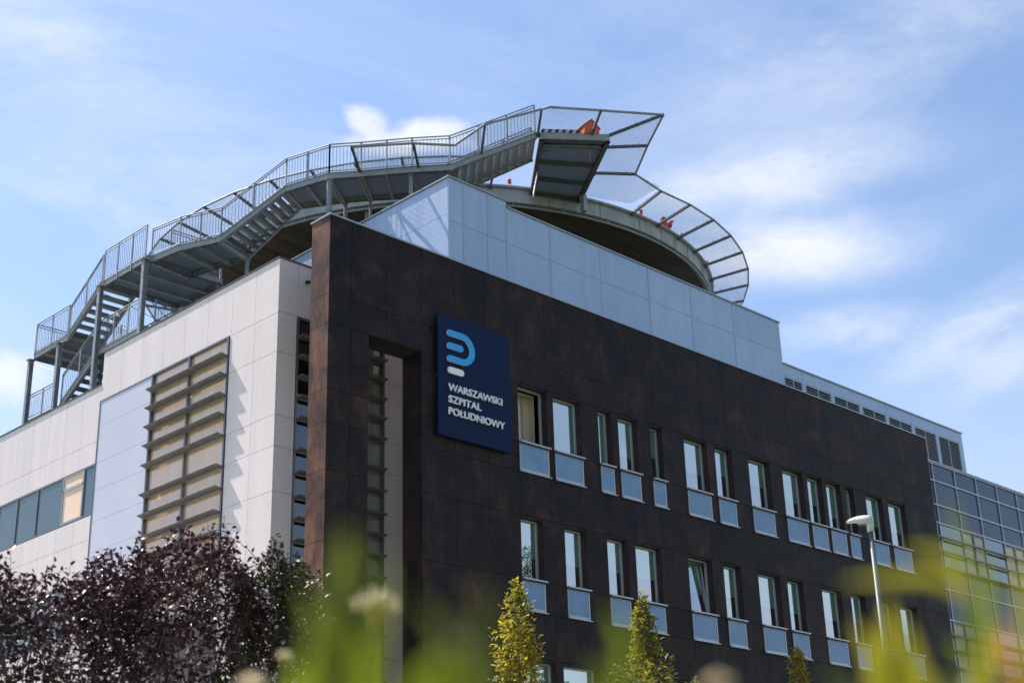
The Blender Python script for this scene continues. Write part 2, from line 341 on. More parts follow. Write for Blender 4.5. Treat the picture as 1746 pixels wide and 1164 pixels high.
# windows of the dark wall
def window(x0, x1, dz, kind='shut', blind=.5):
    zt_, zs_ = 16.21-dz, 14.47-dz; D = .21
    w = MB()
    for a, c in (((x0, .03, zt_+.0), (x1, D+.3, zt_+.045)), ((x0-.025, .031, zs_), (x0, D+.3, zt_)), ((x1, .031, zs_), (x1+.025, D+.3, zt_))):
        w.box(a, c, 'reveal')
    win = w.build('window', HB)
    fr = MB(); t = .055
    fr.box((x0, D, zs_), (x0+t, D+.07, zt_), 'frame_grey'); fr.box((x1-t, D, zs_), (x1, D+.07, zt_), 'frame_grey')
    fr.box((x0+t, D, zt_-t), (x1-t, D+.07, zt_), 'frame_grey'); fr.box((x0+t, D, zs_), (x1-t, D+.07, zs_+t), 'frame_grey')
    fr.build('frame', win)
    iv = MB()       # dark room behind the glass
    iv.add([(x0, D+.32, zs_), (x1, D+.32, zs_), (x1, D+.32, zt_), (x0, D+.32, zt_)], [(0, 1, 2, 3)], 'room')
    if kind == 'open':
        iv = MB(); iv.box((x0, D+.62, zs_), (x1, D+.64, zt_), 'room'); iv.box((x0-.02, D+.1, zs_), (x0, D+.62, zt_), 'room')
        iv.build('room_shade', win)
        j = MB(); j.box((x1, D+.071, zs_), (x1+.02, D+.62, zt_), 'jamb_beige'); j.box((x0, D+.071, zt_), (x1, D+.62, zt_+.02), 'jamb_beige')
        j.box((x1-.27, D+.5, zs_), (x1, D+.62, zt_-.02), 'jamb_beige'); j.build('jamb', win)
        # inward swung sash seen edge-on at the left
        sa = MB(); a = np.array([x0+.06, D+.08]); d = np.array([math.cos(math.radians(62)), math.sin(math.radians(62))])*.58
        for z_ in (zs_+.06, zt_-.12): sa.bar((a[0], a[1], z_+.03), (a[0]+d[0], a[1]+d[1], z_+.03), .05, .07, 'frame_grey')
        for k in (0, 1): sa.bar((a[0]+d[0]*k, a[1]+d[1]*k, zs_+.06), (a[0]+d[0]*k, a[1]+d[1]*k, zt_-.06), .06, .05, 'frame_grey', up=(1, 0, 0))
        sa.build('sash', win)
        pn = MB(); pn.add([(a[0], a[1], zs_+.08), (a[0]+d[0], a[1]+d[1], zs_+.08), (a[0]+d[0], a[1]+d[1], zt_-.08), (a[0], a[1], zt_-.08)], [(0, 1, 2, 3)], 'pane'); pn.build('pane', win)
    else:
        iv.build('room_shade', win)
        lean = .16 if kind == 'tilt' else 0.
        y0, y1 = D+.035, D+.035
        pn = MB(); pn.add([(x0+t, y0, zs_+t), (x1-t, y0, zs_+t), (x1-t, y0, zt_-t), (x0+t, y0, zt_-t)], [(0, 1, 2, 3)], 'pane')
        if lean:
            pn = MB(); q = .04
            lo, hi = np.array([0, D+.05, zs_+t]), np.array([0, D+.05+lean, zt_-t])
            P = [(x0+t, lo[1], lo[2]), (x1-t, lo[1], lo[2]), (x1-t, hi[1], hi[2]), (x0+t, hi[1], hi[2])]
            pn.add(P, [(0, 1, 2, 3)], 'pane'); sf = MB()
            for i in range(4): sf.bar(P[i], P[(i+1) % 4], .05, .05, 'frame_grey', up=(0, 1, 0))
            sf.build('sash', win)
        pn.build('pane', win)
        if blind:
            bl = MB(); bl.box((x0+t, D+.26 if lean else D+.075, zt_-(zt_-zs_)*blind), (x1-t, D+.28 if lean else D+.085, zt_), 'blind'); bl.build('blind', win)
    # glazed apron panel with aluminium frame below
    pz0, pz1 = 13.56-dz, 14.38-dz; ap = MB()
    ap.box((x0+.0, -.028, pz0+.07), (x1-.045, -.004, pz1-.03), 'spandrel'); ao = ap.build('apron_panel', win)
    ed = MB(); ed.box((x0-.02, -.034, pz0+.07), (x0, -.003, pz1-.03), 'alu'); ed.box((x1-.045, -.038, pz0+.07), (x1, -.003, pz1-.03), 'alu')
    ed.box((x0-.02, -.036, pz1-.03), (x1, -.003, pz1+.0), 'alu_dark')
    ed.box((x0-.02, -.042, pz0), (x1+.0, -.003, pz0+.07), 'alu'); ed.box((x0-.02, -.075, pz0-.03), (x1+.07, -.003, pz0-.001), 'alu')
    for sx in (x0+.05, x1-.1): ed.tube((sx, -.043, pz0+.035), (sx, -.05, pz0+.035), .012, 'black_plastic', 6)
    ed.build('apron_frame', win)
    si = MB(); si.box((x0-.02, -.10, pz1+.03), (x1+.06, .0, pz1+.075), 'alu'); si.box((x0, .0, pz1+.045), (x1, D, zs_-.003), 'alu'); si.build('sill', win)
    return win
rb = random.Random(3)
for i, (a, c) in enumerate(WIN1): window(a, c, 0, 'open' if i == 0 else 'shut', rb.choice([.5, .7, .55, .62]) if i not in (1, 2) else 1.)
for i, (a, c) in enumerate(WIN2): window(a, c, 4, 'tilt' if i == 4 else 'shut', rb.choice([.55, .62, .6]))
for i, (a, c) in enumerate(WIN3): window(a, c, 8, 'shut', .6)

# ---- white wing
XW = .1; YW = 2.4; ZP = 19.0; ZP2 = 17.9; YS = 11.87
w = MB(); zrow = [ZB, 4.25, 6.4, 8.25, 9.5, 10.38, 12.25, 13.5, 14.38, 16.2, 17.35]
ys_top = [2.4, 3.5, 4.65, 5.88, 7.12, 8.3, 9.48, 10.7, YS]
R1 = [(a, c, 17.35, ZP) for a, c in zip(ys_top[:-1], ys_top[1:])]
for z0, z1 in zip(zrow[:-1], zrow[1:]):
    R1 += [(2.4, 3.5, z0, z1), (3.5, 4.70, z0, z1)]
R1 = [(a+.0, c, z0, z1) for a, c, z0, z1 in R1]
clad(w, R1, XW, XW+.03, 'white_clad', 'x')
w.build('white_cladding', HB)
YE = 44.; yy = [YS]; 
while yy[-1] < YE: yy.append(yy[-1]+1.09)
for z0, z1, h in ((16.03, ZP2, 0), (15.3, 16.03, 0), (12.87, 13.64, 0), (11.62, 12.87, 0), (7.0, 8.4, 0), (ZB, 7.0, 0), (8.4, 9.95, 0)):
    lo = MB(); clad(lo, [(a, c, z0, z1) for a, c in zip(yy[:-1], yy[1:])], XW, XW+.03, 'white_clad', 'x'); lo.build('white_cladding_band', HB)
# backing volume
b = MB()
b.box((XW+.031, YW+.031, ZB), (XW+.25, 4.70, ZP-.01), 'shadow_gap'); b.box((XW+.031, 4.70, 17.36), (XW+.25, YS, ZP-.01), 'shadow_gap')
b.box((XW+.031, 4.70, ZB), (XW+.25, YS, 9.4), 'shadow_gap'); b.box((XW+.20, YS, ZB), (XW+.45, YE, ZP2-.01), 'shadow_gap')
for z0, z1 in ((15.3, ZP2-.01), (11.62, 13.66), (ZB, 9.95)): b.box((XW+.031, YS, z0), (XW+.199, YE, z1), 'shadow_gap')
b.box((XW+.031, YS-.03, ZP2), (4.9, YS, ZP-.01), 'white_clad')
b.build('white_wall_core', HB)
# return wall facing the dark frame
r = MB(); zr = [ZB, 4.25, 6.4, 8.25, 9.5, 10.38, 12.25, 13.5, 14.38, 16.2, 17.4]
GX0, GX1 = .74, 3.90
RR = [(XW, .76, 17.4, ZP), (.76, 1.98, 17.4, ZP), (1.98, 3.2, 17.4, ZP), (3.2, 4.9, 17.4, ZP)]
for z0, z1 in zip(zr[:-1], zr[1:]): RR += [(XW+.031, GX0, z0, z1), (GX1, 5.0, z0, z1)]
clad(r, RR, YW, YW+.03, 'white_clad'); r.build('white_return_cladding', HB)
b = MB(); b.box((XW+.25, YW+.031, 17.41), (5., YW+.25, ZP-.01), 'shadow_gap'); b.box((XW+.25, YW+.031, ZB), (GX0-.01, YW+.25, 17.41), 'shadow_gap'); b.box((GX1+.01, YW+.031, ZB), (5., YW+.25, 17.41), 'shadow_gap')
b.box((4.9, .80, ZB), (5.0, YW, ZP-.02), 'white_clad'); b.build('return_wall_core', HB)
cp = MB(); cp.box((XW-.035, YW-.04, ZP), (XW+.33, YS+.03, ZP+.035), 'coping_brown'); cp.box((XW+.33, YW-.04, ZP), (5., YW+.3, ZP+.035), 'coping_brown'); cp.box((XW+.33, YS-.3, ZP), (5., YS+.03, ZP+.035), 'coping_brown'); cp.build('white_parapet_coping', HB)
cp = MB(); cp.box((XW-.035, YS+.031, ZP2), (XW+.5, YE, ZP2+.035), 'coping_brown'); cp.build('low_parapet_coping', HB)
# louvred stair windows
LZ = [16.79, 16.2, 15.6, 15.01, 14.4, 13.5]; LZ = LZ+[z-4 for z in LZ[1:]]+[z-8 for z in LZ]; LZ.insert(6, 12.87)
def louvred(axis, a0, a1, mulls, plane, name, zbot, ztop, pane, back):
    def P(u, d, z): return (plane-d, u, z) if axis == 'x' else (u, plane-d, z)     # d = distance out of the wall
    def B(mb, u0, u1, d0, d1, z0, z1, m): mb.box(P(u0, d0, z0), P(u1, d1, z1), m)
    w = MB()
    for u in [a0, a1]: B(w, u-.03, u+.03, -.03, .055, zbot, ztop, 'alu_dark')
    B(w, a0+.031, a1-.031, -.03, .05, ztop-.05, ztop, 'alu_dark')
    for u in mulls: B(w, u-.035, u+.035, -.03, .052, zbot, ztop-.051, 'alu_dark')
    win = w.build(name, HB)
    p = MB(); us = [a0]+mulls+[a1]
    for u0, u1 in zip(us[:-1], us[1:]): p.add([P(u0+.036, -.035, zbot), P(u1-.036, -.035, zbot), P(u1-.036, -.035, ztop-.06), P(u0+.036, -.035, ztop-.06)], [(0, 1, 2, 3)], pane)
    p.build('pane', win)
    if back: q = MB(); B(q, a0, a1, -.075, -.065, zbot, ztop, back); q.build('blind', win)
    t = MB()
    for z in [z for z in LZ if zbot < z < ztop]: B(t, a0+.031, a1-.031, -.03, .04, z-.03, z+.015, 'alu_dark')
    t.build('transom', win)
    for z in [z for z in LZ if zbot < z < ztop-.1]:
        l = MB(); u0, u1 = a0+.0, a1-.0
        # tilted blade: inner edge at the wall, outer edge 0.25 m out
        pr = [(.055, z-.035), (.255, z+.012), (.258, z+.035), (.055, z-.005)]
        vs = [P(u0, d, zz) for d, zz in pr]+[P(u1, d, zz) for d, zz in pr]
        l.add(vs, [(0, 1, 2, 3), (7, 6, 5, 4)]+[(i, i+4, (i+1) % 4+4, (i+1) % 4) for i in range(4)], 'louvre')
        B(l, u0+.02, u1-.02, .055, .10, z-.075, z-.038, 'alu_dark')
        l.build('louvre_blade', win)
    return win
louvred('x', 4.76, 8.78, [6.77], XW+.02, 'stair_window', 9.45, 17.36, 'pane_clear', 'blind_beige')
louvred('y', GX0+.04, GX1-.03, [1.45, 2.9], YW+.03, 'stair_window', 1.2, 17.38, 'pane_stair', None)
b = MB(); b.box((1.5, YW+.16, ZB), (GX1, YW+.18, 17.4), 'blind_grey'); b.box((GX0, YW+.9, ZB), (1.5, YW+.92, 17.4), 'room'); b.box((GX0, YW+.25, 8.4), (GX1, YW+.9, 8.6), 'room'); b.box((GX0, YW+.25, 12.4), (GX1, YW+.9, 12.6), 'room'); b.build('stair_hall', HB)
# bluish panel field
b = MB(); zb = [ZB, 5.3, 8.35, 9.4, 10.4, 11.4, 12.4, 13.37, 14.37, 15.27, 16.48, 17.3]
clad(b, [(8.83, YS-.03, a, c) for a, c in zip(zb[:-1], zb[1:])], XW-.012, XW+.03, 'blue_clad', 'x', .008)
b.box((XW-.03, YS-.035, ZB), (XW+.02, YS, 17.33), 'alu_dark'); b.box((XW-.03, 8.82, 17.3), (XW+.02, YS-.036, 17.34), 'alu_dark')
b.build('blue_panel_field', HB)
# ribbon windows of the low part
def ribbon(z0, z1, mull, sash):
    w = MB(); t = .05; X0, X1 = XW+.0, XW+.06
    w.box((X0, mull[0], z1-t), (X1, mull[-1], z1), 'alu_dark'); w.box((X0, mull[0], z0), (X1, mull[-1], z0+t), 'alu_dark')
    for y in mull: w.box((X0-.004, y-.03, z0), (X1+.002, y+.03, z1), 'alu_dark')
    win = w.build('window', HB)
    for a, c in zip(mull[:-1], mull[1:]):
        p = MB()
        if (a, c) == sash:
            p.box((X0+.03, a+.09, z0+.1), (X0+.04, c-.09, z1-.52), 'blind_beige'); p.box((X0+.03, a+.09, z1-.43), (X0+.04, c-.09, z1-.09), 'blind_beige')
            p.build('pane', win); s_ = MB()
            for q0, q1 in ((z0+.05, z0+.1), (z1-.52, z1-.43), (z1-.09, z1-.05)): s_.box((X0+.0, a+.03, q0), (X0+.05, c-.03, q1), 'frame_grey')
            s_.box((X0, a+.03, z0+.1), (X0+.05, a+.09, z1-.09), 'frame_grey'); s_.box((X0, c-.09, z0+.1), (X0+.05, c-.03, z1-.09), 'frame_grey')
            s_.build('sash', win)
        else: p.box((X0+.03, a+.03, z0+t), (X0+.045, c-.03, z1-t), 'band_glass'); p.build('pane', win)
ml = [YS+.02, 12.53, 13.91, 15.53, 16.93, 18.3]
while ml[-1] < YE-2: ml.append(ml[-1]+1.55)
ribbon(13.66, 15.29, ml, (12.53, 13.91)); ribbon(9.96, 11.6, [YS+.02, 13.2, 14.2, 15.55]+[15.55+1.6*k for k in range(1, 17)], None)
# roofs and rear bulk
b = MB(); b.box((.6, 2.7, 17.5), (5.05, 42, 17.8), 'roof_felt'); b.box((5.1, .96, 17.5), (60, 42, 18.4), 'roof_felt'); b.build('roof', HB)
b = MB(); b.box((5.1, .82, ZB), (29.9, .95, 18.9), 'white_clad'); b.build('inner_wall', HB); b = MB(); b.box((5.05, 41, ZB), (60, 42, 17.45), 'white_clad'); b.build('rear_wall', HB)
# ---- penthouse
PX0, PX1, PY = 5.05, 21.85, .8
p = MB(); z1, z2, zm = 22.45, 22.67, 21.22
xs = [PX0, 5.66, 6.68, 7.49, 9.45, 11.84, 14.29, 16.57, 18.99, PX1]
for i, (a, c) in enumerate(zip(xs[:-1], xs[1:])):
    t_ = z2 if i < 3 else z1
    clad(p, [(a, c, 18.6, 19.9 if i > 2 else 19.9), (a, c, 19.9, zm), (a, c, zm, t_)], PY, PY+.03, 'pent_clad', 'y', .010)
yl = [PY+.031, 3.0, 5.4, 7.8, 10.2, 12.6, 15., 18]
clad(p, [(a, c, q0, q1) for a, c in zip(yl[:-1], yl[1:]) for q0, q1 in ((18.6, 19.9), (19.9, 21.45), (21.45, z2))], PX0, PX0+.03, 'pent_clad', 'x', .010)
p.build('plant_room_cladding', HB)
for x in xs[1:-1]: q = MB(); q.box((x-.035, PY-.012, 18.7), (x+.035, PY, (z2 if x < 7.4 else z1)-.002), 'alu'); q.build('joint_cover_strip', HB)
q = MB(); q.box((PX0-.01, PY-.014, 18.7), (PX0+.04, PY-.001, z2), 'alu'); q.build('corner_strip', HB)
b = MB(); b.box((PX0+.031, PY+.031, 18.5), (7.47, 18, z2-.01), 'shadow_gap'); b.box((7.48, PY+.031, 18.5), (PX1-.01, 18, z1-.01), 'shadow_gap')
b.box((7.472, PY+.005, z1), (7.50, 18, z2-.005), 'pent_clad'); b.box((PX1-.009, PY+.001, 18.5), (PX1+.02, 18, z1-.01), 'pent_clad'); b.build('plant_room_core', HB)
cp = MB(); cp.box((PX0-.05, PY-.05, z2), (7.53, PY+.25, z2+.045), 'coping_alu'); cp.box((PX0-.05, PY+.25, z2), (PX0+.25, 18, z2+.045), 'coping_alu'); cp.box((PX0+.25, PY+.25, z2), (7.53, 18, z2+.04), 'roof_felt')
cp.box((7.531, PY-.05, z1), (PX1+.05, PY+.25, z1+.045), 'coping_alu'); cp.box((7.531, PY+.25, z1), (PX1+.05, 18, z1+.04), 'roof_felt'); cp.build('plant_room_coping', HB)
# ---- louvre box over the glass wing
BX0, BX1, BZ0, BZ1 = PX1+.021, 34.82, 19.02, 20.80
posts = [BX0, 23.03, 24.92, 26.88, 28.78, 30.73, 32.61, 34.5, BX1]
p = MB(); 
for a, c in zip(posts[:-1], posts[1:]): clad(p, [(a, c, 20.32, BZ1)], PY, PY+.03, 'pent_clad', 'y', .01)
for x in posts[1:-1]: p.box((x-.03, PY-.014, BZ0), (x+.2, PY+.025, 20.318), 'pent_clad'); 
p.box((34.53, PY+.001, BZ0), (BX1, PY+.03, 20.318), 'pent_clad'); p.box((BX1-.02, PY+.031, BZ0), (BX1, 14, BZ1), 'pent_clad')
p.box((BX0, PY-.02, BZ0-.08), (BX1+.02, PY+.03, BZ0-.002), 'alu'); p.box((BX0, PY+.2, BZ0), (BX1-.03, 14, BZ1-.01), 'vent_black')
p.box((BX0, PY-.05, BZ1), (BX1+.05, 14, BZ1+.05), 'coping_alu'); p.build('louvre_box_cladding', HB)
for a, c in zip(posts[:-2], posts[1:-1]):
    a_ = a+(.2 if a != BX0 else .02); c_ = c-.03
    v = MB(); v.box((a_, PY, BZ0), (a_+.03, PY+.04, 20.31), 'alu'); v.box((c_-.03, PY, BZ0), (c_, PY+.04, 20.31), 'alu')
    mi = (a_+c_)/2; v.box((mi-.02, PY-.003, BZ0), (mi+.02, PY+.04, 20.31), 'alu'); v.box((a_+.031, PY, 20.27), (c_-.031, PY+.04, 20.31), 'alu')
    vo = v.build('vent_grille', HB); bl = MB(); z = BZ0+.04
    while z < 20.24:
        for u0, u1 in ((a_+.031, mi-.021), (mi+.021, c_-.031)):
            bl.add([(u0, PY+.005, z), (u1, PY+.005, z), (u1, PY+.07, z+.06), (u0, PY+.07, z+.06), (u0, PY+.005, z+.014), (u1, PY+.005, z+.014), (u1, PY+.07, z+.074), (u0, PY+.07, z+.074)],
                   [(0, 1, 2, 3), (7, 6, 5, 4), (0, 4, 5, 1), (1, 5, 6, 2), (2, 6, 7, 3), (3, 7, 4, 0)], 'alu')
        z += .10
    bl.build('louvre_slats', vo)
# ---- glass curtain wall
CX = [30.22, 30.45, 31.88]+[31.88+1.775*k for k in range(1, 17)]
CZ = [18.93, 18.17, 17.13, 16.36, 14.46, 13.62, 12.38, 10.46, 9.62, 8.38, 6.46, 5.6, 4.38, 2.4, ZB]
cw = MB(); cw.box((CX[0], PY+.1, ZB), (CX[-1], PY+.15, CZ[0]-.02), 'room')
cwo = cw.build('curtain_wall', HB)
fr = MB()
for z in CZ[:-1]: fr.box((CX[0], PY-.03, z-.03), (CX[-1], PY+.02, z+.03), 'alu')
for x in CX: 
    for z0, z1 in zip(CZ[1:], CZ[:-1]): fr.box((x-.028, PY-.026, z0+.031), (x+.028, PY+.02, z1-.031), 'alu')
fr.build('mullions', cwo)
rp = random.Random(5)
def pane_cell(x0, x1, z0, z1, m):
    p = MB(); e = rp.uniform(-.003, .003)
    p.add([(x0, PY+.025+e, z0), (x1, PY+.025-e, z0), (x1, PY+.027-e, z1), (x0, PY+.027+e, z1)], [(0, 1, 2, 3)], m); return p
pm = MB(); bei = MB()
for i, (x0, x1) in enumerate(zip(CX[:-1], CX[1:])):
    for j, (z1, z0) in enumerate(zip(CZ[:-1], CZ[1:])):
        beige = (j in (3, 6, 9)) and ((i-3) % 2 == 0 if j == 3 else (i % 5 in (2, 3))) and i >= 2
        if beige:
            win = pane_cell(x0+.03, x1-.03, z0+.03, z1-.03, 'pane_clear').build('window', HB)
            q = MB(); xm = (x0+x1)/2; q.box((xm-.05, PY-.02, z0+.03), (xm+.05, PY+.02, z1-.03), 'band_glass')
            for zz in (z0+.05, z1-.1): q.box((x0+.03, PY-.01, zz), (xm-.051, PY+.02, zz+.04), 'alu_dark'); q.box((xm+.051, PY-.01, zz), (x1-.03, PY+.02, zz+.04), 'alu_dark')
            q.build('frame', win)
            q = MB(); q.box((x0+.03, PY+.05, z0+.03), (x1-.03, PY+.06, z1-.03), 'blind_pale'); q.build('blind', win)
        else:
            k = pane_cell(x0, x1, z0, z1, 'cw_panel' if j not in (3, 6, 9) else 'pane_dark'); pm.add(k.v, k.f, k.m[0])
pm.build('panes', cwo)
for base in (16.36, 12.38, 8.38):
    for dz in (.64, 1.24, 1.9):
        q = MB(); q.box((CX[1], PY-.2, base-dz-.02), (CX[-1], PY-.06, base-dz+.03), 'alu_dark')
        for x in CX[1:]: q.box((x-.02, PY-.06, base-dz-.02), (x+.02, PY-.031, base-dz+.02), 'alu_dark')
        q.build('sunshade_rail', cwo)
cp = MB(); cp.box((CX[0], PY-.06, 18.93+.031), (CX[-1], PY+.3, 19.015), 'coping_alu'); cp.build('curtain_wall_coping', HB)
b = MB(); b.box((CX[-1]-.1, PY, ZB), (CX[-1]+.1, 42, 18.9), 'white_clad'); b.build('end_wall', HB)

# ------------------------------------------------------------------ helipad
CC = np.array([17.0, 14.0]); WC = np.array([16.5, 14.5]); HZ = 26.
def pol(r, deg, z): return np.array([CC[0]+r*math.cos(math.radians(deg)), CC[1]+r*math.sin(math.radians(deg)), z])
HP = thing('helipad', 'round concrete rooftop helipad with grey rim and outward tilted wire safety net', 'helipad', (CC[0], CC[1], 18.5))
NS = 144
def ring(mb, prof, m, close=True, n=NS):
    vs = []; k = len(prof)
    for i in range(n):
        a = 360*i/n
        for r_, z_ in prof: vs.append(pol(r_, a, z_))
    fs = []
    for i in range(n):
        j = (i+1) % n
        for q in range(k if close else k-1):
            w_ = (q+1) % k; fs.append((i*k+q, j*k+q, j*k+w_, i*k+w_))
    mb.add(vs, fs, m)
d = MB(); ring(d, [(11.08, 25.42), (11.08, 25.93), (0.01, 25.98), ], 'concrete', close=False)
ring(d, [(11.075, 25.42), (11.075, 25.90), (10.85, 25.90), (10.85, 25.42)], 'concrete'); d.build('deck', HP)
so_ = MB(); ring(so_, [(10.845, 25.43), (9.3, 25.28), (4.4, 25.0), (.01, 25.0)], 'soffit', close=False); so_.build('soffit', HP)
e = MB(); ring(e, [(11.06, 25.935), (11.21, 25.935), (11.22, 26.01), (11.06, 26.03)], 'galv_dull'); e.build('rim_flashing', HP)
c_ = MB(); ring(c_, [(4.4, 18.4), (4.4, 25.02)], 'concrete', close=False, n=48); c_.build('support_drum', HP)
pi = MB()
for i in range(72):
    a0, a1 = i*5, i*5+5
    pi.tube(pol(11.04, a0, 25.28), pol(11.04, a1, 25.28), .04, 'galv_dull', 6)
    if i % 2 == 0: pi.bar(pol(11.04, a0, 25.26), pol(11.0, a0, 25.44), .05, .03, 'galv_dull', up=(0, 1, .1)); pi.bar(pol(10.95, a0, 25.4), pol(11.06, a0, 25.26), .04, .03, 'galv_dull')
pi.build('rim_pipe', HP)
for a in (-128, -113, -102, -92, -85.5, -80.5, -75, -66, -60):
    k = MB(); k.path([pol(11.10, a, 25.92), pol(11.10, a, 25.4), pol(11.04, a+.4, 25.28)], .012, 'galv', 5); k.build('drain_cable', HP)
def wirenet(mb, poly, pitch=.075, ang=(58, -58), r=.0042, m='wire'):
    poly = [np.array(p, float) for p in poly]; o = poly[0]; x = poly[1]-o; x /= np.linalg.norm(x)
    nn = np.cross(x, poly[-1]-o); nn /= np.linalg.norm(nn); y = np.cross(nn, x)
    P2 = [np.array([(p-o)@x, (p-o)@y]) for p in poly]
    for a in ang:
        t = math.radians(a); dd = np.array([math.cos(t), math.sin(t)]); nd = np.array([-dd[1], dd[0]])
        s_ = [p@nd for p in P2]; v = min(s_)+pitch/2
        while v < max(s_):
            hits = []
            for i in range(len(P2)):
                p, q = P2[i], P2[(i+1) % len(P2)]; a_, b_ = p@nd-v, q@nd-v
                if a_*b_ < 0: u = a_/(a_-b_); hits.append((p+(q-p)*u)@dd)
            hits.sort()
            for k in range(0, len(hits)-1, 2):
                h0, h1 = [nd*v+dd*h for h in hits[k:k+2]]
                mb.tube(o+x*h0[0]+y*h0[1], o+x*h1[0]+y*h1[1], r, m, 3, cap=False)
            v += pitch
def net_arm(root, tip, parent, m='galv_dark'):
    a = MB(); d_ = (tip-root)/np.linalg.norm(tip-root)
    a.bar(root-d_*.12, tip+d_*.02, .075, .09, m)
    a.bar(root-d_*.05-np.array([0, 0, .1]), root-d_*.05+np.array([0, 0, .05]), .1, .12, m, up=(1, 0, 0))
    for k in (.2, .5, .8): q = root+(tip-root)*k; a.bar(q+np.array([0, 0, .05]), q+np.array([0, 0, .11]), .02, .02, m, up=(1, 0, 0))
    return a.build('net_arm', parent)
A0 = -94.3; STEP = 7.5; angs = [A0+STEP*k for k in range(0, 45)]       # all round up to the access platform
tips = [pol(12.68, a, HZ+.25) for a in angs]; roots = [pol(11.22, a, HZ-.03) for a in angs]
PRT = [np.array(p) for p in ((11.97, -2.2, 26.25), (13.14, -.5, 26.25), (14.37, 1.13, 26.25))]     # net tips off the platform's right side
PRR = [np.array(p) for p in ((11.32, -.32, 26.02), (11.80, .30, 26.02), (12.90, 1.75, 26.02))]
for r_, t_ in zip(roots, tips): net_arm(r_, t_, HP)
TR = [PRT[2]]+tips; RRt = [PRR[2]]+roots
for i in range(len(TR)-1):
    rl = MB(); rl.tube(TR[i], TR[i+1], .038, 'galv', 8); rl.build('net_rail', HP)
    nn = MB()
    if i == 0: wirenet(nn, [PRR[2]+np.array([-.05, .0, 0]), np.array([13.75, 3.28, 26.02]), roots[0], tips[0], PRT[2]])
    else: wirenet(nn, [RRt[i], RRt[i+1], TR[i+1], TR[i]])
    nn.build('safety_net', HP)
sup = MB()   # slim posts under the rim, left side, down to the roof
for a in (-148, 160, 140, 100, 60, 20): sup.tube(pol(10.6, a, 18.5), pol(10.6, a, 25.38), .07, 'galv', 10)
sup.build('rim_posts', HP)

# ------------------------------------------------------------------ escape staircase round the helipad
ST = thing('steel_staircase', 'long galvanised steel stairs and walkway with barred railings climbing round the helipad', 'staircase', (1.5, 14, 18.5))
RI = 13.35
def inner(p): v = np.array(p[:2])-WC; v = v/np.linalg.norm(v)*RI+WC; return np.array([v[0], v[1], p[2]])
n_b = (1.70, 12.15, 22.95); n_b2 = (1.92, 10.75, 22.95); n_c = (2.56, 9.27, 22.95); n_d = (3.79, 7.42, 24.5); n_e = (4.30, 5.75, 24.5)
n_e2 = (4.99, 4.95, 24.5); n_e3 = (6.05, 3.62, 24.5); n_f = (6.88, 2.71, 24.5); n_g = (9.38, 1.22, 26.)
near = [n_b, n_b2, n_c, n_d, n_e, n_e2, n_e3, n_f, n_g]
def deckpart(pts, name='walkway'):
    o = MB(); o.prism(pts, .03, 'grating'); return o.build(name, ST)
def stringer(a, b, m='galv_dull', h=.22, w=.07, parent=None, ext=.0):
    o = MB(); a = np.array(a, float); b = np.array(b, float); k = np.array([0, 0, -.075])
    o.bar(a+k, b+k, w, h, m, ext=ext)
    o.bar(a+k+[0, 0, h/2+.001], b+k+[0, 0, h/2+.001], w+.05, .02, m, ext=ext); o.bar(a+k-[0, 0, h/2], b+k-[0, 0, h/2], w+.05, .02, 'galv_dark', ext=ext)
    return o.build('stringer', parent or ST)
def beam(a, b, h=.13, w=.10, dz=-.15, m='galv_dull', parent=None):
    o = MB(); k = np.array([0, 0, dz]); o.bar(np.array(a)+k, np.array(b)+k, w, h, m); return o.build('cross_beam', parent or ST)
def railing(pts, hgt=1.12, side=0, dens=.115, post_drop=.22, every=1.05, kick=True, ret=False):
    o = MB(); hr = MB(); ps = []; U = np.array([0, 0, 1.])
    P = [np.array(p, float) for p in pts]
    for a, b in zip(P[:-1], P[1:]):
        L = np.linalg.norm((b-a)[:2]); n = max(1, round(L/every))
        hr.tube(a+U*hgt, b+U*hgt, .024, 'galv', 8)
        o.tube(a+U*(hgt-.10), b+U*(hgt-.10), .018, 'galv', 6); o.tube(a+U*.13, b+U*.13, .018, 'galv', 6)
        for i in range(n+1):
            if i == n and b is not P[-1]: continue
            q = a+(b-a)*i/n; pb = MB(); pb.bar(q-U*post_drop, q+U*hgt, .055, .035, 'galv', up=(1, 0, 0)); ps.append(pb)
        k = max(1, int(L/dens))
        for i in range(1, k):
            q = a+(b-a)*i/k; o.tube(q+U*.13, q+U*(hgt-.10), .0085, 'galv', 5, cap=False)
    r_ = o.build('railing', ST); hr.build('handrail', r_); [pb.build('railing_post', r_) for pb in ps]; return r_
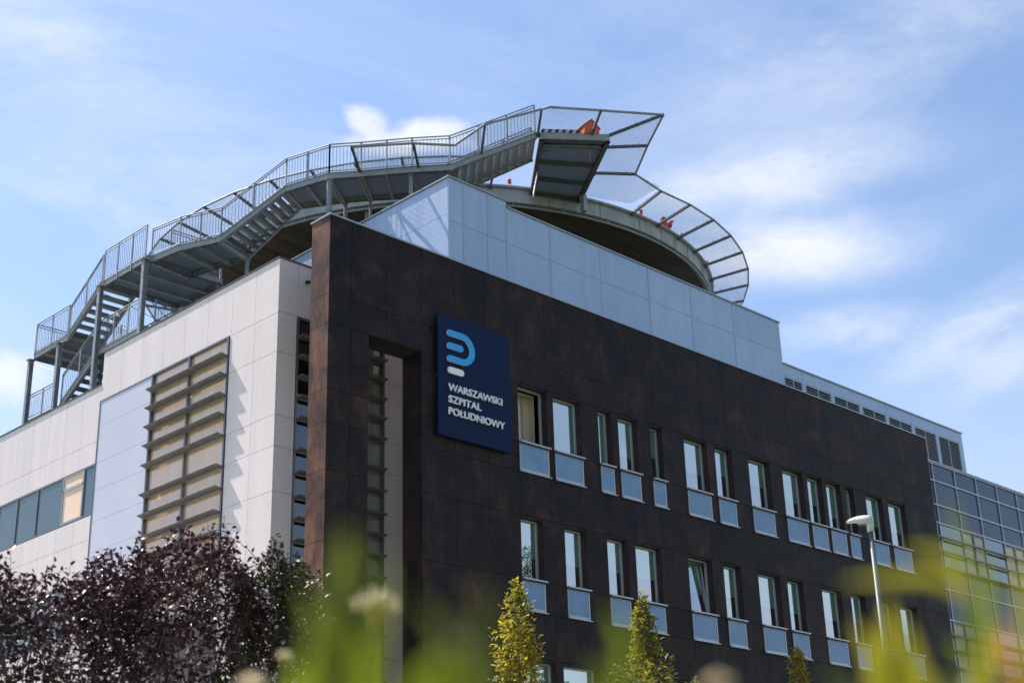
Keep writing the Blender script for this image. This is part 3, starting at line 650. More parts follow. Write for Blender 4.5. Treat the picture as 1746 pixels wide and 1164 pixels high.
def flight(a0, a1, b0, b1, n, name='stair_flight', tm='tread'):
    # a0,b0 near/far bottom corner; a1,b1 near/far top corner; n treads
    a0, a1, b0, b1 = [np.array(p, float) for p in (a0, a1, b0, b1)]
    F = stringer(a0, a1, ext=.02); F.name = name
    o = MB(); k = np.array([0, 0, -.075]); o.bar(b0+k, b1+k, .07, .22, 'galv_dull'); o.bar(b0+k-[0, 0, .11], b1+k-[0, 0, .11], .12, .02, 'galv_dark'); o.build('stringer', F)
    for i in range(n):
        t = (i+.5)/(n+.0); p = a0+(a1-a0)*t; q = b0+(b1-b0)*t; dz = -.02
        run_a = (a1-a0)/n*.56; run_b = (b1-b0)/n*.56; run_a[2] = run_b[2] = 0
        v = [p-run_a, p+run_a, q+run_b, q-run_b]; v = [x+np.array([0, 0, dz]) for x in v]
        tr = MB(); nrm = np.cross(v[1]-v[0], v[3]-v[0]); v = v if nrm[2] > 0 else v[::-1]
        tr.prism(v, .035, tm); e0, e1 = p-run_a, q-run_b
        tr.bar(p+run_a+[0, 0, -.035], q+run_b+[0, 0, -.035], .012, .04, 'tread'); tr.build('tread', F)
    return F
inn = [inner(p) for p in near]
# helper for a walkway bay
def bay(i, j, beams=1):
    a, b, c_, d_ = np.array(near[i]), np.array(near[j]), inn[j], inn[i]
    pts = [a, b, c_, d_]; nz = np.cross(b-a, d_-a)[2]
    deckpart(pts if nz > 0 else pts[::-1]); stringer(a, b, ext=.03); stringer(d_, c_, 'galv_dull', ext=.03)
    for k in range(beams+1):
        t = k/(beams+.0001); t = min(max(t, .03), .97); beam(a+(b-a)*t, d_+(c_-d_)*t)
bay(0, 1, 1); bay(1, 2, 2); bay(3, 4, 2); bay(4, 5, 1); bay(5, 6, 2); bay(6, 7, 1)
flight(near[2], near[3], inn[2], inn[3], 9); flight(near[7], near[8], inn[7], np.array([10.35, 2.35, 26.0]), 10, tm='tread_mesh')
railing(near[0:4]+[near[4]]); railing(near[4:9])
railing([inn[1], inn[2]]); 
# access platform
plat = [np.array(p) for p in ((9.52, 1.08, 26.02), (11.30, -.32, 26.02), (13.75, 3.3, 26.02), (12.08, 4.08, 26.02))]
pf = MB(); pf.prism(plat, .03, 'grating'); PF = pf.build('access_platform', ST)
for i, (a, b) in enumerate(zip(plat, plat[1:]+plat[:1])):
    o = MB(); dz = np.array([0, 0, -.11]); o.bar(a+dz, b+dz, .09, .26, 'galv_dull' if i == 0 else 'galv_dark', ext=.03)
    o.bar(a+dz-[0, 0, .13], b+dz-[0, 0, .13], .15, .02, 'galv_dark', ext=.03); o.build('edge_beam', PF)
for t in (.12, .42, .72):
    o = MB(); a = plat[0]+(plat[3]-plat[0])*t; b = plat[1]+(plat[2]-plat[1])*t; o.bar(a-[0, 0, .15], b-[0, 0, .15], .1, .14, 'galv_dark'); o.build('cross_beam', PF)
o = MB(); o.path([(9.75, 1.2, 25.7), (11.2, .02, 25.7), (11.32, .1, 25.7), (11.5, .35, 25.7)], .05, 'galv_dark', 8); o.path([(11.1, .35, 25.72), (11.25, .5, 25.45), (11.35, .65, 25.72)], .015, 'galv', 5); o.build('conduit', PF)
o = MB(); a = np.array([13.3, 2.75, 25.8]); o.box((13.42, 2.80, 25.15), (13.60, 2.98, 25.8), 'galv_dull'); o.build('bracket', PF)
# side nets: along the walkway outer edge and round the platform
def outpt(p, out=1.42, up=.28, ang=None):
    v = np.array(p[:2])-WC if ang is None else np.array([math.cos(math.radians(ang)), math.sin(math.radians(ang))])
    v = v/np.linalg.norm(v); return np.array([p[0]+v[0]*out, p[1]+v[1]*out, p[2]+up])
n1 = np.array(n_e2)+[.02, -.02, 0]; n2 = np.array((6.22, 3.49, 24.5)); n3 = np.array((7.79, 2.18, 25.06)); n4 = np.array((9.44, 1.14, 26.02)); n5 = np.array((10.86, .03, 26.02))
side_r = [np.array((5.0, 5.0, 24.5)), n2, n3, n4, n5, PRR[0]]
side_t = [outpt(side_r[0], 1.38, .2, -140.6), np.array((5.36, 2.78, 24.80)), outpt(n3, 1.4, .3, -128), np.array((8.68, .22, 26.23)), np.array((10.2, -1.02, 26.24)), PRT[0]]
ftop = np.array((7.0, 1.2, 24.78))
for i in range(6): net_arm(side_r[i], side_t[i], ST, 'galv_dark')
net_arm(PRR[1], PRT[1], ST); net_arm(PRR[2], PRT[2], ST)
seq = [side_t[0], side_t[1], np.array((6.42, 1.99, 24.79)), side_t[2], side_t[3], np.array((8.8, -.03, 26.25)), side_t[4], side_t[5], PRT[1], PRT[2]]
for a, b in zip(seq[:-1], seq[1:]):
    o = MB(); o.tube(a, b, .042, 'galv', 8); o.build('net_rail', ST)
quads = [[side_r[0], side_r[1], side_t[1], side_t[0]], [side_r[1], np.array(n_f), seq[2], side_t[1]], [np.array(n_f), side_r[2], side_t[2], seq[2]], [side_r[2], side_r[3], side_t[3], side_t[2]],
         [side_r[3], side_r[4], side_t[4], seq[5], side_t[3]], [side_r[4], side_r[5], side_t[5], side_t[4]], [PRR[0], PRR[1], PRT[1], PRT[0]], [PRR[1], PRR[2], PRT[2], PRT[1]]]
for q in quads:
    o = MB(); wirenet(o, q); o.build('safety_net', ST)
# inner net below flight 3
o = MB(); f0, f1 = inn[7]+np.array([0, 0, .05]), np.array([10.35, 2.35, 26.05]); wirenet(o, [f0, f1, f1+np.array([0, 0, 1.0]), f0+np.array([0, 0, 1.0])], .09); o.build('safety_net', ST)
railing([inn[7], (10.35, 2.35, 26.0)])
# straight part over the roof: landings and flights in the plane x = 1.5
def landing(x0, x1, y0, y1, z, nb=2):
    deckpart([(x0, y0, z), (x1, y0, z), (x1, y1, z), (x0, y1, z)], 'landing')
    for a, b in (((x0, y0), (x0, y1)), ((x1, y0), (x1, y1)), ((x0, y0), (x1, y0)), ((x0, y1), (x1, y1))): stringer((*a, z), (*b, z))
    for k in range(1, nb+1): y = y0+(y1-y0)*k/(nb+1); beam((x0, y, z), (x1, y, z))
ZA, ZC, ZD, ZE = 22.95, 21.62, 20.32, 19.02
landing(1.52, 4.5, 12.1, 14.9, ZA, 2); landing(1.5, 4.0, 17.2, 19.65, ZC, 2); landing(1.5, 2.9, 12.0, 14.9, ZD, 1)
landing(1.5, 4.0, 17.5, 19.7, ZE-.02, 1)
flight((1.5, 17.15, ZC), (1.5, 14.95, ZA), (2.75, 17.15, ZC), (2.75, 14.95, ZA), 7)
flight((2.95, 14.95, ZD), (2.95, 17.15, ZC), (4.0, 14.95, ZD), (4.0, 17.15, ZC), 7)
flight((1.5, 17.3, ZE-.02), (1.5, 14.95, ZD), (2.75, 17.3, ZE-.02), (2.75, 14.95, ZD), 7)
railing([(1.47, 12.15, ZA), (1.47, 14.9, ZA)], 1.2); railing([(1.47, 15.0, ZA-.02), (1.47, 17.1, ZC)], 1.12); railing([(1.47, 17.2, ZC), (1.47, 19.6, ZC), (3.9, 19.6, ZC)], 1.2)
railing([(4.5, 12.15, ZA), (4.5, 14.9, ZA), (2.9, 14.9, ZA)], 1.2); railing([(4.3, 11.9, ZA), (2.3, 11.95, ZA)], 1.2)
railing([(1.47, 12.05, ZD), (1.47, 14.85, ZD)], 1.12); railing([(1.47, 14.95, ZD), (1.47, 17.25, ZE)], 1.12); railing([(1.47, 17.6, ZE), (1.47, 19.7, ZE)], 1.0)
railing([(2.9, 12.0, ZD), (2.9, 14.8, ZD)], 1.12); railing([(2.95, 15, ZD), (2.95, 17.1, ZC)], 1.12); railing([(3.9, 12.0, 19.9), (3.9, 8.4, 19.9)], 1.3); railing([(1.9, 12.0, ZD), (3.9, 12.0, 19.9)], 1.12)
def post(x, y, z0, z1, w=.16):
    o = MB(); o.box((x-w/2, y-w/2, z0), (x-w/2+.02, y+w/2, z1), 'galv'); o.box((x+w/2-.02, y-w/2, z0), (x+w/2, y+w/2, z1), 'galv'); o.box((x-w/2+.02, y-.012, z0), (x+w/2-.02, y+.012, z1), 'galv')
    o.box((x-.14, y-.14, z1-.02), (x+.14, y+.14, z1-.001), 'galv'); o.build('support_post', ST)
for x, y, z1 in ((1.42, 19.75, ZC-.19), (1.42, 17.62, ZC-.19), (1.40, 14.92, ZA-.19), (1.40, 12.02, ZA-.19), (4.0, 19.7, ZC-.19), (4.4, 12.1, ZA-.19), (4.4, 14.95, ZA-.19), (2.9, 17.3, ZC-.19)): post(x, y, 18.45, z1)
def rpost(p, z1, r=.09): 
    o = MB(); o.tube((p[0], p[1], 18.4), (p[0], p[1], z1), r, 'galv', 14); o.tube((p[0], p[1], z1-.02), (p[0], p[1], z1+.03), r*1.5, 'galv', 14); o.build('support_post', ST)
rpost((4.28, 5.7), 24.27); rpost((6.1, 3.75), 24.27, .07); rpost(inn[4]+[.1, 0, 0], 24.27, .06); rpost(inn[5], 24.27, .05); rpost(inn[2], 22.75, .07)
for a, b in (((1.42, 19.7, ZC-.35), (1.42, 17.7, 20.4)), ((1.42, 14.9, ZA-.4), (2.9, 12.1, 20.6)), ((1.4, 12.1, 21.6), (3.2, 12.1, 20.4))):
    o = MB(); o.tube(a, b, .012, 'galv', 5); o.build('brace', ST)

# ------------------------------------------------------------------ things on the helipad
def floodlight(p, face, label, big=False):
    t = thing('helipad_light', label, 'light', tuple(p), 'red lamps along the helipad rim'); s_ = 1.05 if big else .62
    p = np.array(p, float); a = math.radians(face); u = np.array([math.cos(a), math.sin(a), 0]); v = np.array([-u[1], u[0], 0])
    b = MB(); b.tube(p, p+[0, 0, .07*s_], .08*s_, 'red_paint', 10, .05*s_); b.tube(p+[0, 0, .07*s_], p+[0, 0, .15*s_], .03*s_, 'red_paint', 8); b.build('base', t)
    h = MB(); c = p+np.array([0, 0, .22*s_]); h.tube(c-u*.13*s_, c+u*.02, .055*s_, 'red_paint', 10, .11*s_); h.tube(c+u*.02, c+u*.1*s_, .11*s_, 'red_paint', 10, .12*s_)
    h.bar(c+u*.02+[0, 0, .12*s_], c+u*.2*s_+[0, 0, .14*s_], .22*s_, .015, 'red_paint'); h.build('housing', t, True)
    l = MB(); l.tube(c+u*.101*s_, c+u*.112*s_, .10*s_, 'lamp_lens', 12); l.build('lens', t)
def rimpt(x, y):
    v = wdir(x, y); t = (26.0-CAM[2])/v[2]; return CAM+v*t
for (x, y), f_, lab, big in [((873, 309.5), -150, 'small red lamp on the rim left of the access platform, beside the net arm', False),
        ((1001.5, 329), -60, 'small red lamp half hidden right behind the platform edge beam', False),
        ((1101, 364.5), -150, 'small red lamp standing alone on the rim, first one right of the platform', False),
        ((1144, 384), -170, 'large red floodlight turned left, touching its twin on the rim', True),
        ((1151, 388), -30, 'large red floodlight turned right, touching its twin on the rim', True),
        ((1172, 405.5), -160, 'small red lamp just right of the pair of big floodlights', False),
        ((1206.5, 454), -120, 'small red lamp farthest right on the rim, near the end of the curve', False)]:
    p = rimpt(x, y+2); v = p[:2]-CC; r_ = np.linalg.norm(v); p[:2] = CC+v/r_*min(r_, 11.12); floodlight((p[0], p[1], 26.02), f_, lab, big)
t = thing('equipment_box', 'orange red box with pitched lid standing on the access platform corner', 'box', (10.75, .35, 26.03))
b = MB(); zb = 26.03; bx = np.array([10.93, .22, zb]); u = np.array([.97, -.24, 0]); v = np.array([.24, .97, 0]); U = np.array([0, 0, 1.])
pr = [(-.30, 0), (.30, 0), (.30, .30), (0, .56), (-.30, .30)]
vs = [bx+u*a-v*.22+U*h for a, h in pr]+[bx+u*a+v*.22+U*h for a, h in pr]
b.add(vs, [(4, 3, 2, 1, 0), (5, 6, 7, 8, 9)]+[(i, (i+1) % 5, (i+1) % 5+5, i+5) for i in range(5)], 'orange_paint'); b.build('body', t)
b = MB()
for sg in (-1, 1):
    a_, c_ = bx+u*(sg*.34)+U*.28, bx+U*.575; b.add([a_-v*.25, c_-v*.25, c_+v*.25, a_+v*.25, a_-v*.25+U*.03, c_-v*.25+U*.03, c_+v*.25+U*.03, a_+v*.25+U*.03], [(0, 1, 2, 3), (7, 6, 5, 4), (0, 4, 5, 1), (1, 5, 6, 2), (2, 6, 7, 3), (3, 7, 4, 0)], 'red_paint')
b.build('lid', t)
t = thing('barrier_board', 'long barrier board with slanted black and pale stripes beside the orange box', 'barrier', (9.7, 1.1, 26.03))
a_, c_ = np.array([9.60, 1.18, 26.13]), np.array([10.72, .30, 26.13]); d_ = (c_-a_); n = 12; nb = MB(); dk = MB()
for i in range(n):
    p, q = a_+d_*i/n, a_+d_*(i+1)/n; sh = d_/n*.5; tgt = nb if i % 2 else dk
    y_ = np.array([.61, .79, 0])*.03
    vs = [p, q, q+sh+U*.15, p+sh+U*.15]; vs = vs+[k+y_ for k in vs]
    tgt.add(vs, [(0, 1, 2, 3), (7, 6, 5, 4), (0, 4, 5, 1), (1, 5, 6, 2), (2, 6, 7, 3), (3, 7, 4, 0)], 'stripe_pale' if i % 2 else 'stripe_dark')
nb.build('pale_stripes', t); dk.build('dark_stripes', t); b = MB()
for k in (.1, .9): q = a_+d_*k; b.bar(q-U*.10, q, .05, .05, 'galv', up=(1, 0, 0))
b.build('feet', t)
t = thing('stair_gate_board', 'narrow white board with dark slanted stripes hanging at the left platform corner', 'barrier', (12.0, 3.9, 25.2))
b = MB(); q0, q1 = at(0, 0, 0), None
e0 = np.array([11.45, 3.42, 25.42]); e1 = np.array([12.1, 4.1, 25.0])
b.bar(np.array([10.9, 2.65, 25.62]), np.array([11.75, 3.68, 25.52]), .03, .2, 'sign_white'); b.build('board', t)
b = MB()
for k in (.12, .32, .52): p = np.array([10.9, 2.65, 25.62])*(1-k)+np.array([11.75, 3.68, 25.52])*k; b.bar(p+[-.03, -.02, .1], p+[.03, -.02, -.1], .036, .05, 'stripe_dark')
b.build('stripes', t)

# ------------------------------------------------------------------ sign
SG = thing('hospital_sign', 'dark navy square wall sign with light blue logo and raised white lettering', 'sign', (5.1, 0, 15.7))
x0, x1, z0, z1 = 3.70, 6.50, 13.93, 17.51; yb = -.16
b = MB(); b.box((x0, yb, z0), (x1, yb+.07, z1), 'navy'); b.build('board', SG)
b = MB()
for x in (x0+.1, x1-.1):
    for z in (z0+.2, (z0+z1)/2, z1-.2): b.box((x-.03, yb+.071, z-.03), (x+.03, -.001, z+.03), 'alu')
b.build('standoffs', SG)
FN = bpy.data.fonts.load if False else None
def text(s_, x, z, w, h, name):
    cu = bpy.data.curves.new(name, 'FONT'); cu.body = s_; cu.extrude = .0; cu.offset = .014; cu.size = 1
    o = bpy.data.objects.new(name, cu); COL.objects.link(o); bpy.context.view_layer.update()
    dg = bpy.context.evaluated_depsgraph_get(); me = bpy.data.meshes.new_from_object(o.evaluated_get(dg)); bpy.data.objects.remove(o)
    bm = bmesh.new(); bm.from_mesh(me)
    bmesh.ops.dissolve_limit(bm, angle_limit=.02, verts=bm.verts, edges=bm.edges)
    xs_ = [v.co.x for v in bm.verts]; y_ = [v.co.y for v in bm.verts]; sx = w/(max(xs_)-min(xs_)); mx = min(xs_); sy = h/.73
    front = list(bm.faces); yf = yb-.062
    for v in bm.verts: v.co = Vector((x+(v.co.x-mx)*sx, yf, z+v.co.y*sy))
    r_ = bmesh.ops.extrude_face_region(bm, geom=front)
    nv = [g_ for g_ in r_['geom'] if isinstance(g_, bmesh.types.BMVert)]
    for v in nv: v.co.y = yb-.012
    bm.normal_update(); bmesh.ops.recalc_face_normals(bm, faces=bm.faces)
    for fc in bm.faces: fc.material_index = 0 if abs(fc.normal.y) > .7 else 1
    bm.to_mesh(me); bm.free(); me.materials.clear(); me.materials.append(MT['sign_white']); me.materials.append(MT['sign_side'])
    o = bpy.data.objects.new(name, me); COL.objects.link(o); o.parent = SG; o.matrix_parent_inverse = Matrix.Translation(-LOC[SG.name]); return o
text('WARSZAWSKI', 4.04, 15.27, 2.06, .21, 'lettering'); text('SZPITAL', 4.04, 14.92, 1.24, .21, 'lettering'); text('POŁUDNIOWY', 4.04, 14.57, 2.15, .21, 'lettering')
def emblem(pts, r, m, name, nseg=10):
    # rounded thick stroke along pts in the sign plane, extruded
    pts = [np.array(p, float) for p in pts]; L_, R_ = [], []
    for i, p in enumerate(pts):
        a_ = pts[max(i-1, 0)]; b_ = pts[min(i+1, len(pts)-1)]; d_ = (b_-a_)/np.linalg.norm(b_-a_); n_ = np.array([-d_[1], d_[0]]); L_.append(p+n_*r); R_.append(p-n_*r)
    def cap(c, d_): 
        a0 = math.atan2(d_[1], d_[0]); return [c+r*np.array([math.cos(a0+t), math.sin(a0+t)]) for t in np.linspace(-math.pi/2, math.pi/2, nseg)[1:-1]]
    ce = cap(pts[-1], pts[-1]-pts[-2]); cs = cap(pts[0], pts[0]-pts[1])
    b = MB(); yf, yk = yb-.062, yb-.012
    def slab(poly, m_):
        n_ = len(poly); b.add([(p[0], yf, p[1]) for p in poly], [tuple(range(n_))], m_)
    for i in range(len(pts)-1): slab([L_[i], R_[i], R_[i+1], L_[i+1]], m)
    slab([R_[-1]]+ce+[L_[-1]], m); slab([L_[0]]+cs+[R_[0]], m)
    out = R_+ce+L_[::-1]+cs; n_ = len(out)
    b.add([(p[0], yf, p[1]) for p in out]+[(p[0], yk, p[1]) for p in out], [(i, (i+1) % n_, (i+1) % n_+n_, i+n_) for i in range(n_)], 'sign_side'); b.build(name, SG)
cx_, cz_, rr = 4.58, 16.60, .385
arc = [(4.10, cz_+rr), (4.35, cz_+rr)]+[(cx_+rr*math.cos(t), cz_+rr*math.sin(t)) for t in np.linspace(math.pi/2, -math.pi/2, 17)]+[(4.35, cz_-rr), (4.10, cz_-rr)]
emblem(arc, .095, 'sign_blue', 'logo_bow'); emblem([(4.10, cz_), (4.32, cz_), (4.52, cz_)], .095, 'sign_blue', 'logo_bar'); emblem([(4.11, 15.87), (4.3, 15.87), (4.53, 15.87)], .095, 'sign_white', 'logo_dash')

# security camera on the white return wall
t = thing('security_camera', 'small black dome camera on the white wall beside the dark column top', 'camera', (1.03, 2.4, 18.5))
b = MB(); b.tube((1.03, YW-.001, 18.52), (1.03, YW-.06, 18.5), .05, 'black_plastic', 12); b.build('mount', t); b = MB(); b.tube((1.03, YW-.06, 18.5), (1.03, YW-.16, 18.47), .065, 'black_plastic', 14, .045); b.build('housing', t, True)

# ------------------------------------------------------------------ street lamp
base = at(1507, 1164, 24.)
top = at(1484.5, 904, 24.6); lx, ly = top[0], top[1]
v = wdir(1484.5, 904); 
t = thing('street_lamp', 'slim grey green street lamp post with flat white luminaire pointing left', 'street lamp', (lx, ly, GZ))
b = MB(); b.tube((lx, ly, GZ), (lx, ly, 1.6), .09, 'pole', 16); b.tube((lx, ly, 1.6), (lx, ly, top[2]), .068, 'pole', 16, .038); b.build('pole', t, True)
u = np.array([-.38, .90, .10])*.54; n_ = np.array([.94, .27, 0])*.62; H0 = np.array([lx, ly, top[2]])
b = MB(); b.tube(H0-U*.02, H0+U*.16, .055, 'lamp_white', 14, .05); b.tube(H0+U*.16-u*.06, H0+U*.16+u*.10, .055, 'lamp_white', 12); b.build('bracket', t, True)
b = MB(); prof = [(-.10, .10, .145, .23), (.0, .12, .13, .245), (.12, .13, .10, .245), (.30, .13, .095, .235), (.42, .12, .135, .22), (.58, .10, .13, .19), (.70, .05, .125, .15)]
vs = []
for a_, hw, zl, zh in prof:
    for sx, zz in ((-hw, zl+.02), (-hw, (zl+zh)/2), (-hw*.55, zh), (hw*.55, zh), (hw, (zl+zh)/2), (hw, zl+.02), (hw*.5, zl), (-hw*.5, zl)): vs.append(H0+u*a_+n_*sx+U*zz)
fs = [(i*8+k, i*8+(k+1) % 8, (i+1)*8+(k+1) % 8, (i+1)*8+k) for i in range(len(prof)-1) for k in range(8)]+[tuple(range(7, -1, -1)), tuple(range(48, 56))]
b.add(vs, fs, 'lamp_white'); b.build('luminaire', t, True)
b = MB(); vs = [H0+u*a_+n_*s_+U*.088 for a_, s_ in ((.12, -.08), (.36, -.08), (.36, .08), (.12, .08))]; b.add(vs+[q+U*.02 for q in vs], [(0, 1, 2, 3), (7, 6, 5, 4), (0, 4, 5, 1), (1, 5, 6, 2), (2, 6, 7, 3), (3, 7, 4, 0)], 'alu_dark'); b.build('lens', t)

# ------------------------------------------------------------------ trees
class Leaves:
    def __init__(s): s.v = []; s.f = []
    def add(s, base, d, length, width, nrm, curl=.15):
        d = d/np.linalg.norm(d); w_ = np.cross(d, nrm); l_ = np.linalg.norm(w_)
        if l_ < 1e-3: return
        w_ = w_/l_; n_ = np.cross(w_, d); k = len(s.v)
        m1 = base+d*length*.38; m2 = base+d*length*.72-n_*curl*length*.5; tip = base+d*length-n_*curl*length
        s.v += [base, m1+w_*width*.5+n_*width*.16, m1, m1-w_*width*.5+n_*width*.16, m2+w_*width*.36+n_*width*.1, m2, m2-w_*width*.36+n_*width*.1, tip]
        s.f += [(k, k+2, k+1), (k, k+3, k+2), (k+1, k+2, k+5, k+4), (k+2, k+3, k+6, k+5), (k+4, k+5, k+7), (k+5, k+6, k+7)]
    def build(s, name, m, parent):
        me = bpy.data.meshes.new(name); me.from_pydata([tuple(p) for p in s.v], [], s.f); me.materials.append(MT[m]); me.polygons.foreach_set('use_smooth', [True]*len(s.f))
        me.update(); o = bpy.data.objects.new(name, me); COL.objects.link(o); o.parent = parent; o.matrix_parent_inverse = Matrix.Translation(-LOC[parent.name]); return o
def rv3(): 
    v = rng.normal(size=3); return v/np.linalg.norm(v)
def shoot(lv, tw, a, b, ln, wd, step, m, dens=1, spread=.9, r=.006, droop=.0):
    """a leafy twig from a to b"""
    a = np.array(a, float); b = np.array(b, float); L = np.linalg.norm(b-a); d = (b-a)/L
    mid = (a+b)/2+rv3()*L*.08; pts = [a, mid, b]; tw.path(pts, r, m, 4, r*.4)
    n = max(3, int(L/step)); ph = rng.uniform(0, 6.28)
    x = np.cross(d, rv3()); x /= np.linalg.norm(x); y = np.cross(d, x)
    for i in range(n+1):
        t = i/n; q = (a*(1-t)**2+2*mid*t*(1-t)+b*t*t) if False else (a+(mid-a)*2*t if t < .5 else mid+(b-mid)*(2*t-1))
        for k in range(dens):
            ph += 2.4; s_ = x*math.cos(ph)+y*math.sin(ph)
            dd = d*(.35+.5*t)+s_*spread+rng.normal(size=3)*.25; dd[2] -= droop
            nr = d+rng.normal(size=3)*.45+np.array([0, 0, .35]); sc = rng.uniform(.65, 1.15)*(1-.25*t)
            lv.add(q+s_*.01, dd, ln*sc, wd*sc, nr, rng.uniform(.05, .35))
def plum_tree(xs, tops, dist, leafm, label, seed, nshoot, bottom, depth=1.1, name='plum_tree', leaf=(.070, .040), group=None, trunk_x=None, sky=.5):
    global rng
    rng = np.random.default_rng(seed)
    c = at(sum(xs)/len(xs), 1164, dist); t = thing(name, label, 'tree', (c[0], c[1], GZ), group); lv = Leaves(); tw = MB(); tk = MB()
    fw = np.array([RM[2][0], RM[2][1], 0]); fw /= np.linalg.norm(fw); rt = np.array([fw[1], -fw[0], 0])
    trunk = np.array([c[0], c[1], GZ]); fork = np.array([c[0], c[1], GZ+1.1])
    tk.path([trunk, trunk+[.03, .02, .6], fork], .09, 'bark', 10, .07)
    lim = []
    for k in range(7):
        x = xs[0]+(xs[-1]-xs[0])*(k+.5)/7; top = at(x, np.interp(x, xs, tops)+rng.uniform(90, 170), dist)+fw*rng.uniform(-.5, .5)*depth
        m_ = (fork+top)/2+rv3()*.1; m_[2] -= .1; tk.path([fork, fork+(m_-fork)*.5+rv3()*.08, m_, m_+(top-m_)*.5+rv3()*.08, top], .035, 'bark', 7, .006); lim.append((fork, m_, top))
    for i in range(nshoot):
        x = rng.uniform(xs[0], xs[-1]); yt = np.interp(x, xs, tops); u_ = rng.uniform(0, 1)
        y = yt+(bottom-yt)*u_**1.15 if i > nshoot*.22 else yt+rng.uniform(-4, 26)
        dd = rng.uniform(-1, 1)*depth*(.35+.65*min(1., (y-yt)/120.))
        tip = at(x, y, dist)+fw*dd
        ln = rng.uniform(.16, .42); up = np.array([0, 0, 1.])*rng.uniform(.5, 1.)+rt*rng.normal()*.45+fw*rng.normal()*.45; up /= np.linalg.norm(up)
        shoot(lv, tw, tip-up*ln, tip, leaf[0], leaf[1], .028, 'twig', 1, .8, .004, .25)
    for i in range(len(xs)*2):
        j = i % len(xs); x = xs[j]+rng.uniform(-9, 9); tip = at(x, tops[j]+rng.uniform(-12, 25), dist)+fw*rng.uniform(-.3, .3)
        shoot(lv, tw, tip-np.array([rng.normal()*.08, rng.normal()*.08, rng.uniform(.4, .7)]), tip, leaf[0], leaf[1], .03, 'twig', 1, .8, .004, .2)
    # few bare branches showing
    for i in range(int(nshoot*.06)):
        f_, m_, tp = lim[rng.integers(0, 7)]; k = rng.uniform(.2, .9); p = m_+(tp-m_)*k; q = p+np.array([rng.normal()*.25, rng.normal()*.25, rng.uniform(.15, .5)]); tw.path([p, q], .007, 'twig', 5, .003)
    tk.build('trunk', t, True); tw.build('twigs', t); lv.build('crown', leafm, t)
plum_tree([-60, 0, 30, 55, 80, 110, 140, 170, 200, 235], [985, 985, 962, 1010, 1000, 962, 1000, 985, 965, 1010], 11.6, 'plum_leaf', 'dark purple leaved plum tree at the far left, lowest of the three crowns', 21, 430, 1230)
plum_tree([150, 190, 212, 235, 262, 290, 320, 345, 372, 388, 402, 420, 440, 455], [1000, 960, 935, 985, 928, 965, 905, 950, 915, 897, 925, 985, 1000, 1060], 12.2, 'plum_leaf', 'tall purple plum tree in front of the white wall under the louvred window', 22, 620, 1230)
plum_tree([395, 425, 455, 478, 492, 510, 528, 545], [1090, 1000, 955, 925, 985, 960, 955, 1040], 12.6, 'plum_leaf_green', 'dark green tree right of the purple ones, in front of the white corner', 23, 420, 1230, 1.0, 'leafy_tree')
def column_tree(x, ytop, dist, prof, leafm, label, seed, leaf, n, lr, group=None, droop=.1, name='columnar_tree'):
    """prof: [(pixels below top, half width left, half width right)] in metres after conversion"""
    global rng
    rng = np.random.default_rng(seed); top = at(x, ytop, dist); k = dist/FPX*1.0
    t = thing(name, label, 'tree', (top[0], top[1], GZ), group); fw = np.array([RM[2][0], RM[2][1], 0]); fw /= np.linalg.norm(fw); rt = np.array([fw[1], -fw[0], 0])
    tk = MB(); tk.path([(top[0], top[1], GZ), (top[0]+.03, top[1], (GZ+top[2])/2), (top[0], top[1], top[2]-.15)], .06, 'bark', 8, .008); tw = MB(); lv = Leaves()
    H = top[2]-GZ-1.0; hs_ = [p[0]*k for p in prof]; wl = [p[1]*k for p in prof]; wr = [p[2]*k for p in prof]
    gaps = [(rng.uniform(.1, .75)*min(H, 2.2), rng.uniform(0, 2*math.pi), rng.uniform(.06, .13)) for _ in range(12)]
    for i in range(n):
        h = H*rng.uniform(0, 1)**.9; a = rng.uniform(0, 2*math.pi); side = math.cos(a)
        wd = np.interp(h, hs_, wr) if side > 0 else np.interp(h, hs_, wl); dp = (np.interp(h, hs_, wr)+np.interp(h, hs_, wl))/2
        if any(abs(h-gh) < gr_ and abs((a-ga+math.pi) % (2*math.pi)-math.pi) < gr_*3.2 for gh, ga, gr_ in gaps): continue
        rad = rng.uniform(.25, 1.)**.6*rng.choice([1., .8, .9, 1.25])
        tip = top+rt*side*wd*rad+fw*math.sin(a)*dp*rad-[0, 0, h]; ax = np.array([top[0], top[1], 0]); L = rng.uniform(*lr)
        d_ = np.array([0, 0, 1.])*rng.uniform(.6, 1.)+(tip-np.array([top[0], top[1], tip[2]]))*rng.uniform(.2, 1.1)+rng.normal(size=3)*.18; d_ /= np.linalg.norm(d_)
        shoot(lv, tw, tip-d_*L, tip, leaf[0], leaf[1], leaf[0]*.42, 'twig', 1, .75, .004, droop)
    shoot(lv, tw, top-[0, 0, .35], top, leaf[0], leaf[1], leaf[0]*.4, 'twig', 2, .6, .004, 0)
    tk.build('trunk', t, True); tw.build('twigs', t); lv.build('crown', leafm, t)
column_tree(880, 988, 21., [(0, 5, 4), (20, 16, 20), (60, 36, 30), (85, 40, 34), (110, 34, 46), (150, 40, 40), (200, 44, 38), (600, 46, 46)], 'hornbeam_leaf', 'narrow yellow green tree left, in front of the lower windows nearest the sign', 31, (.095, .05), 860, (.15, .35), 'slim young trees before the dark wall')
column_tree(1094, 1012, 20., [(0, 6, 5), (22, 18, 8), (60, 20, 20), (90, 24, 24), (100, 34, 30), (112, 64, 46), (135, 66, 56), (170, 70, 64), (600, 76, 72)], 'ash_leaf', 'bushier green tree with a thin leafy top, middle of the slim trees', 32, (.11, .052), 760, (.18, .4), 'slim young trees before the dark wall', .4)
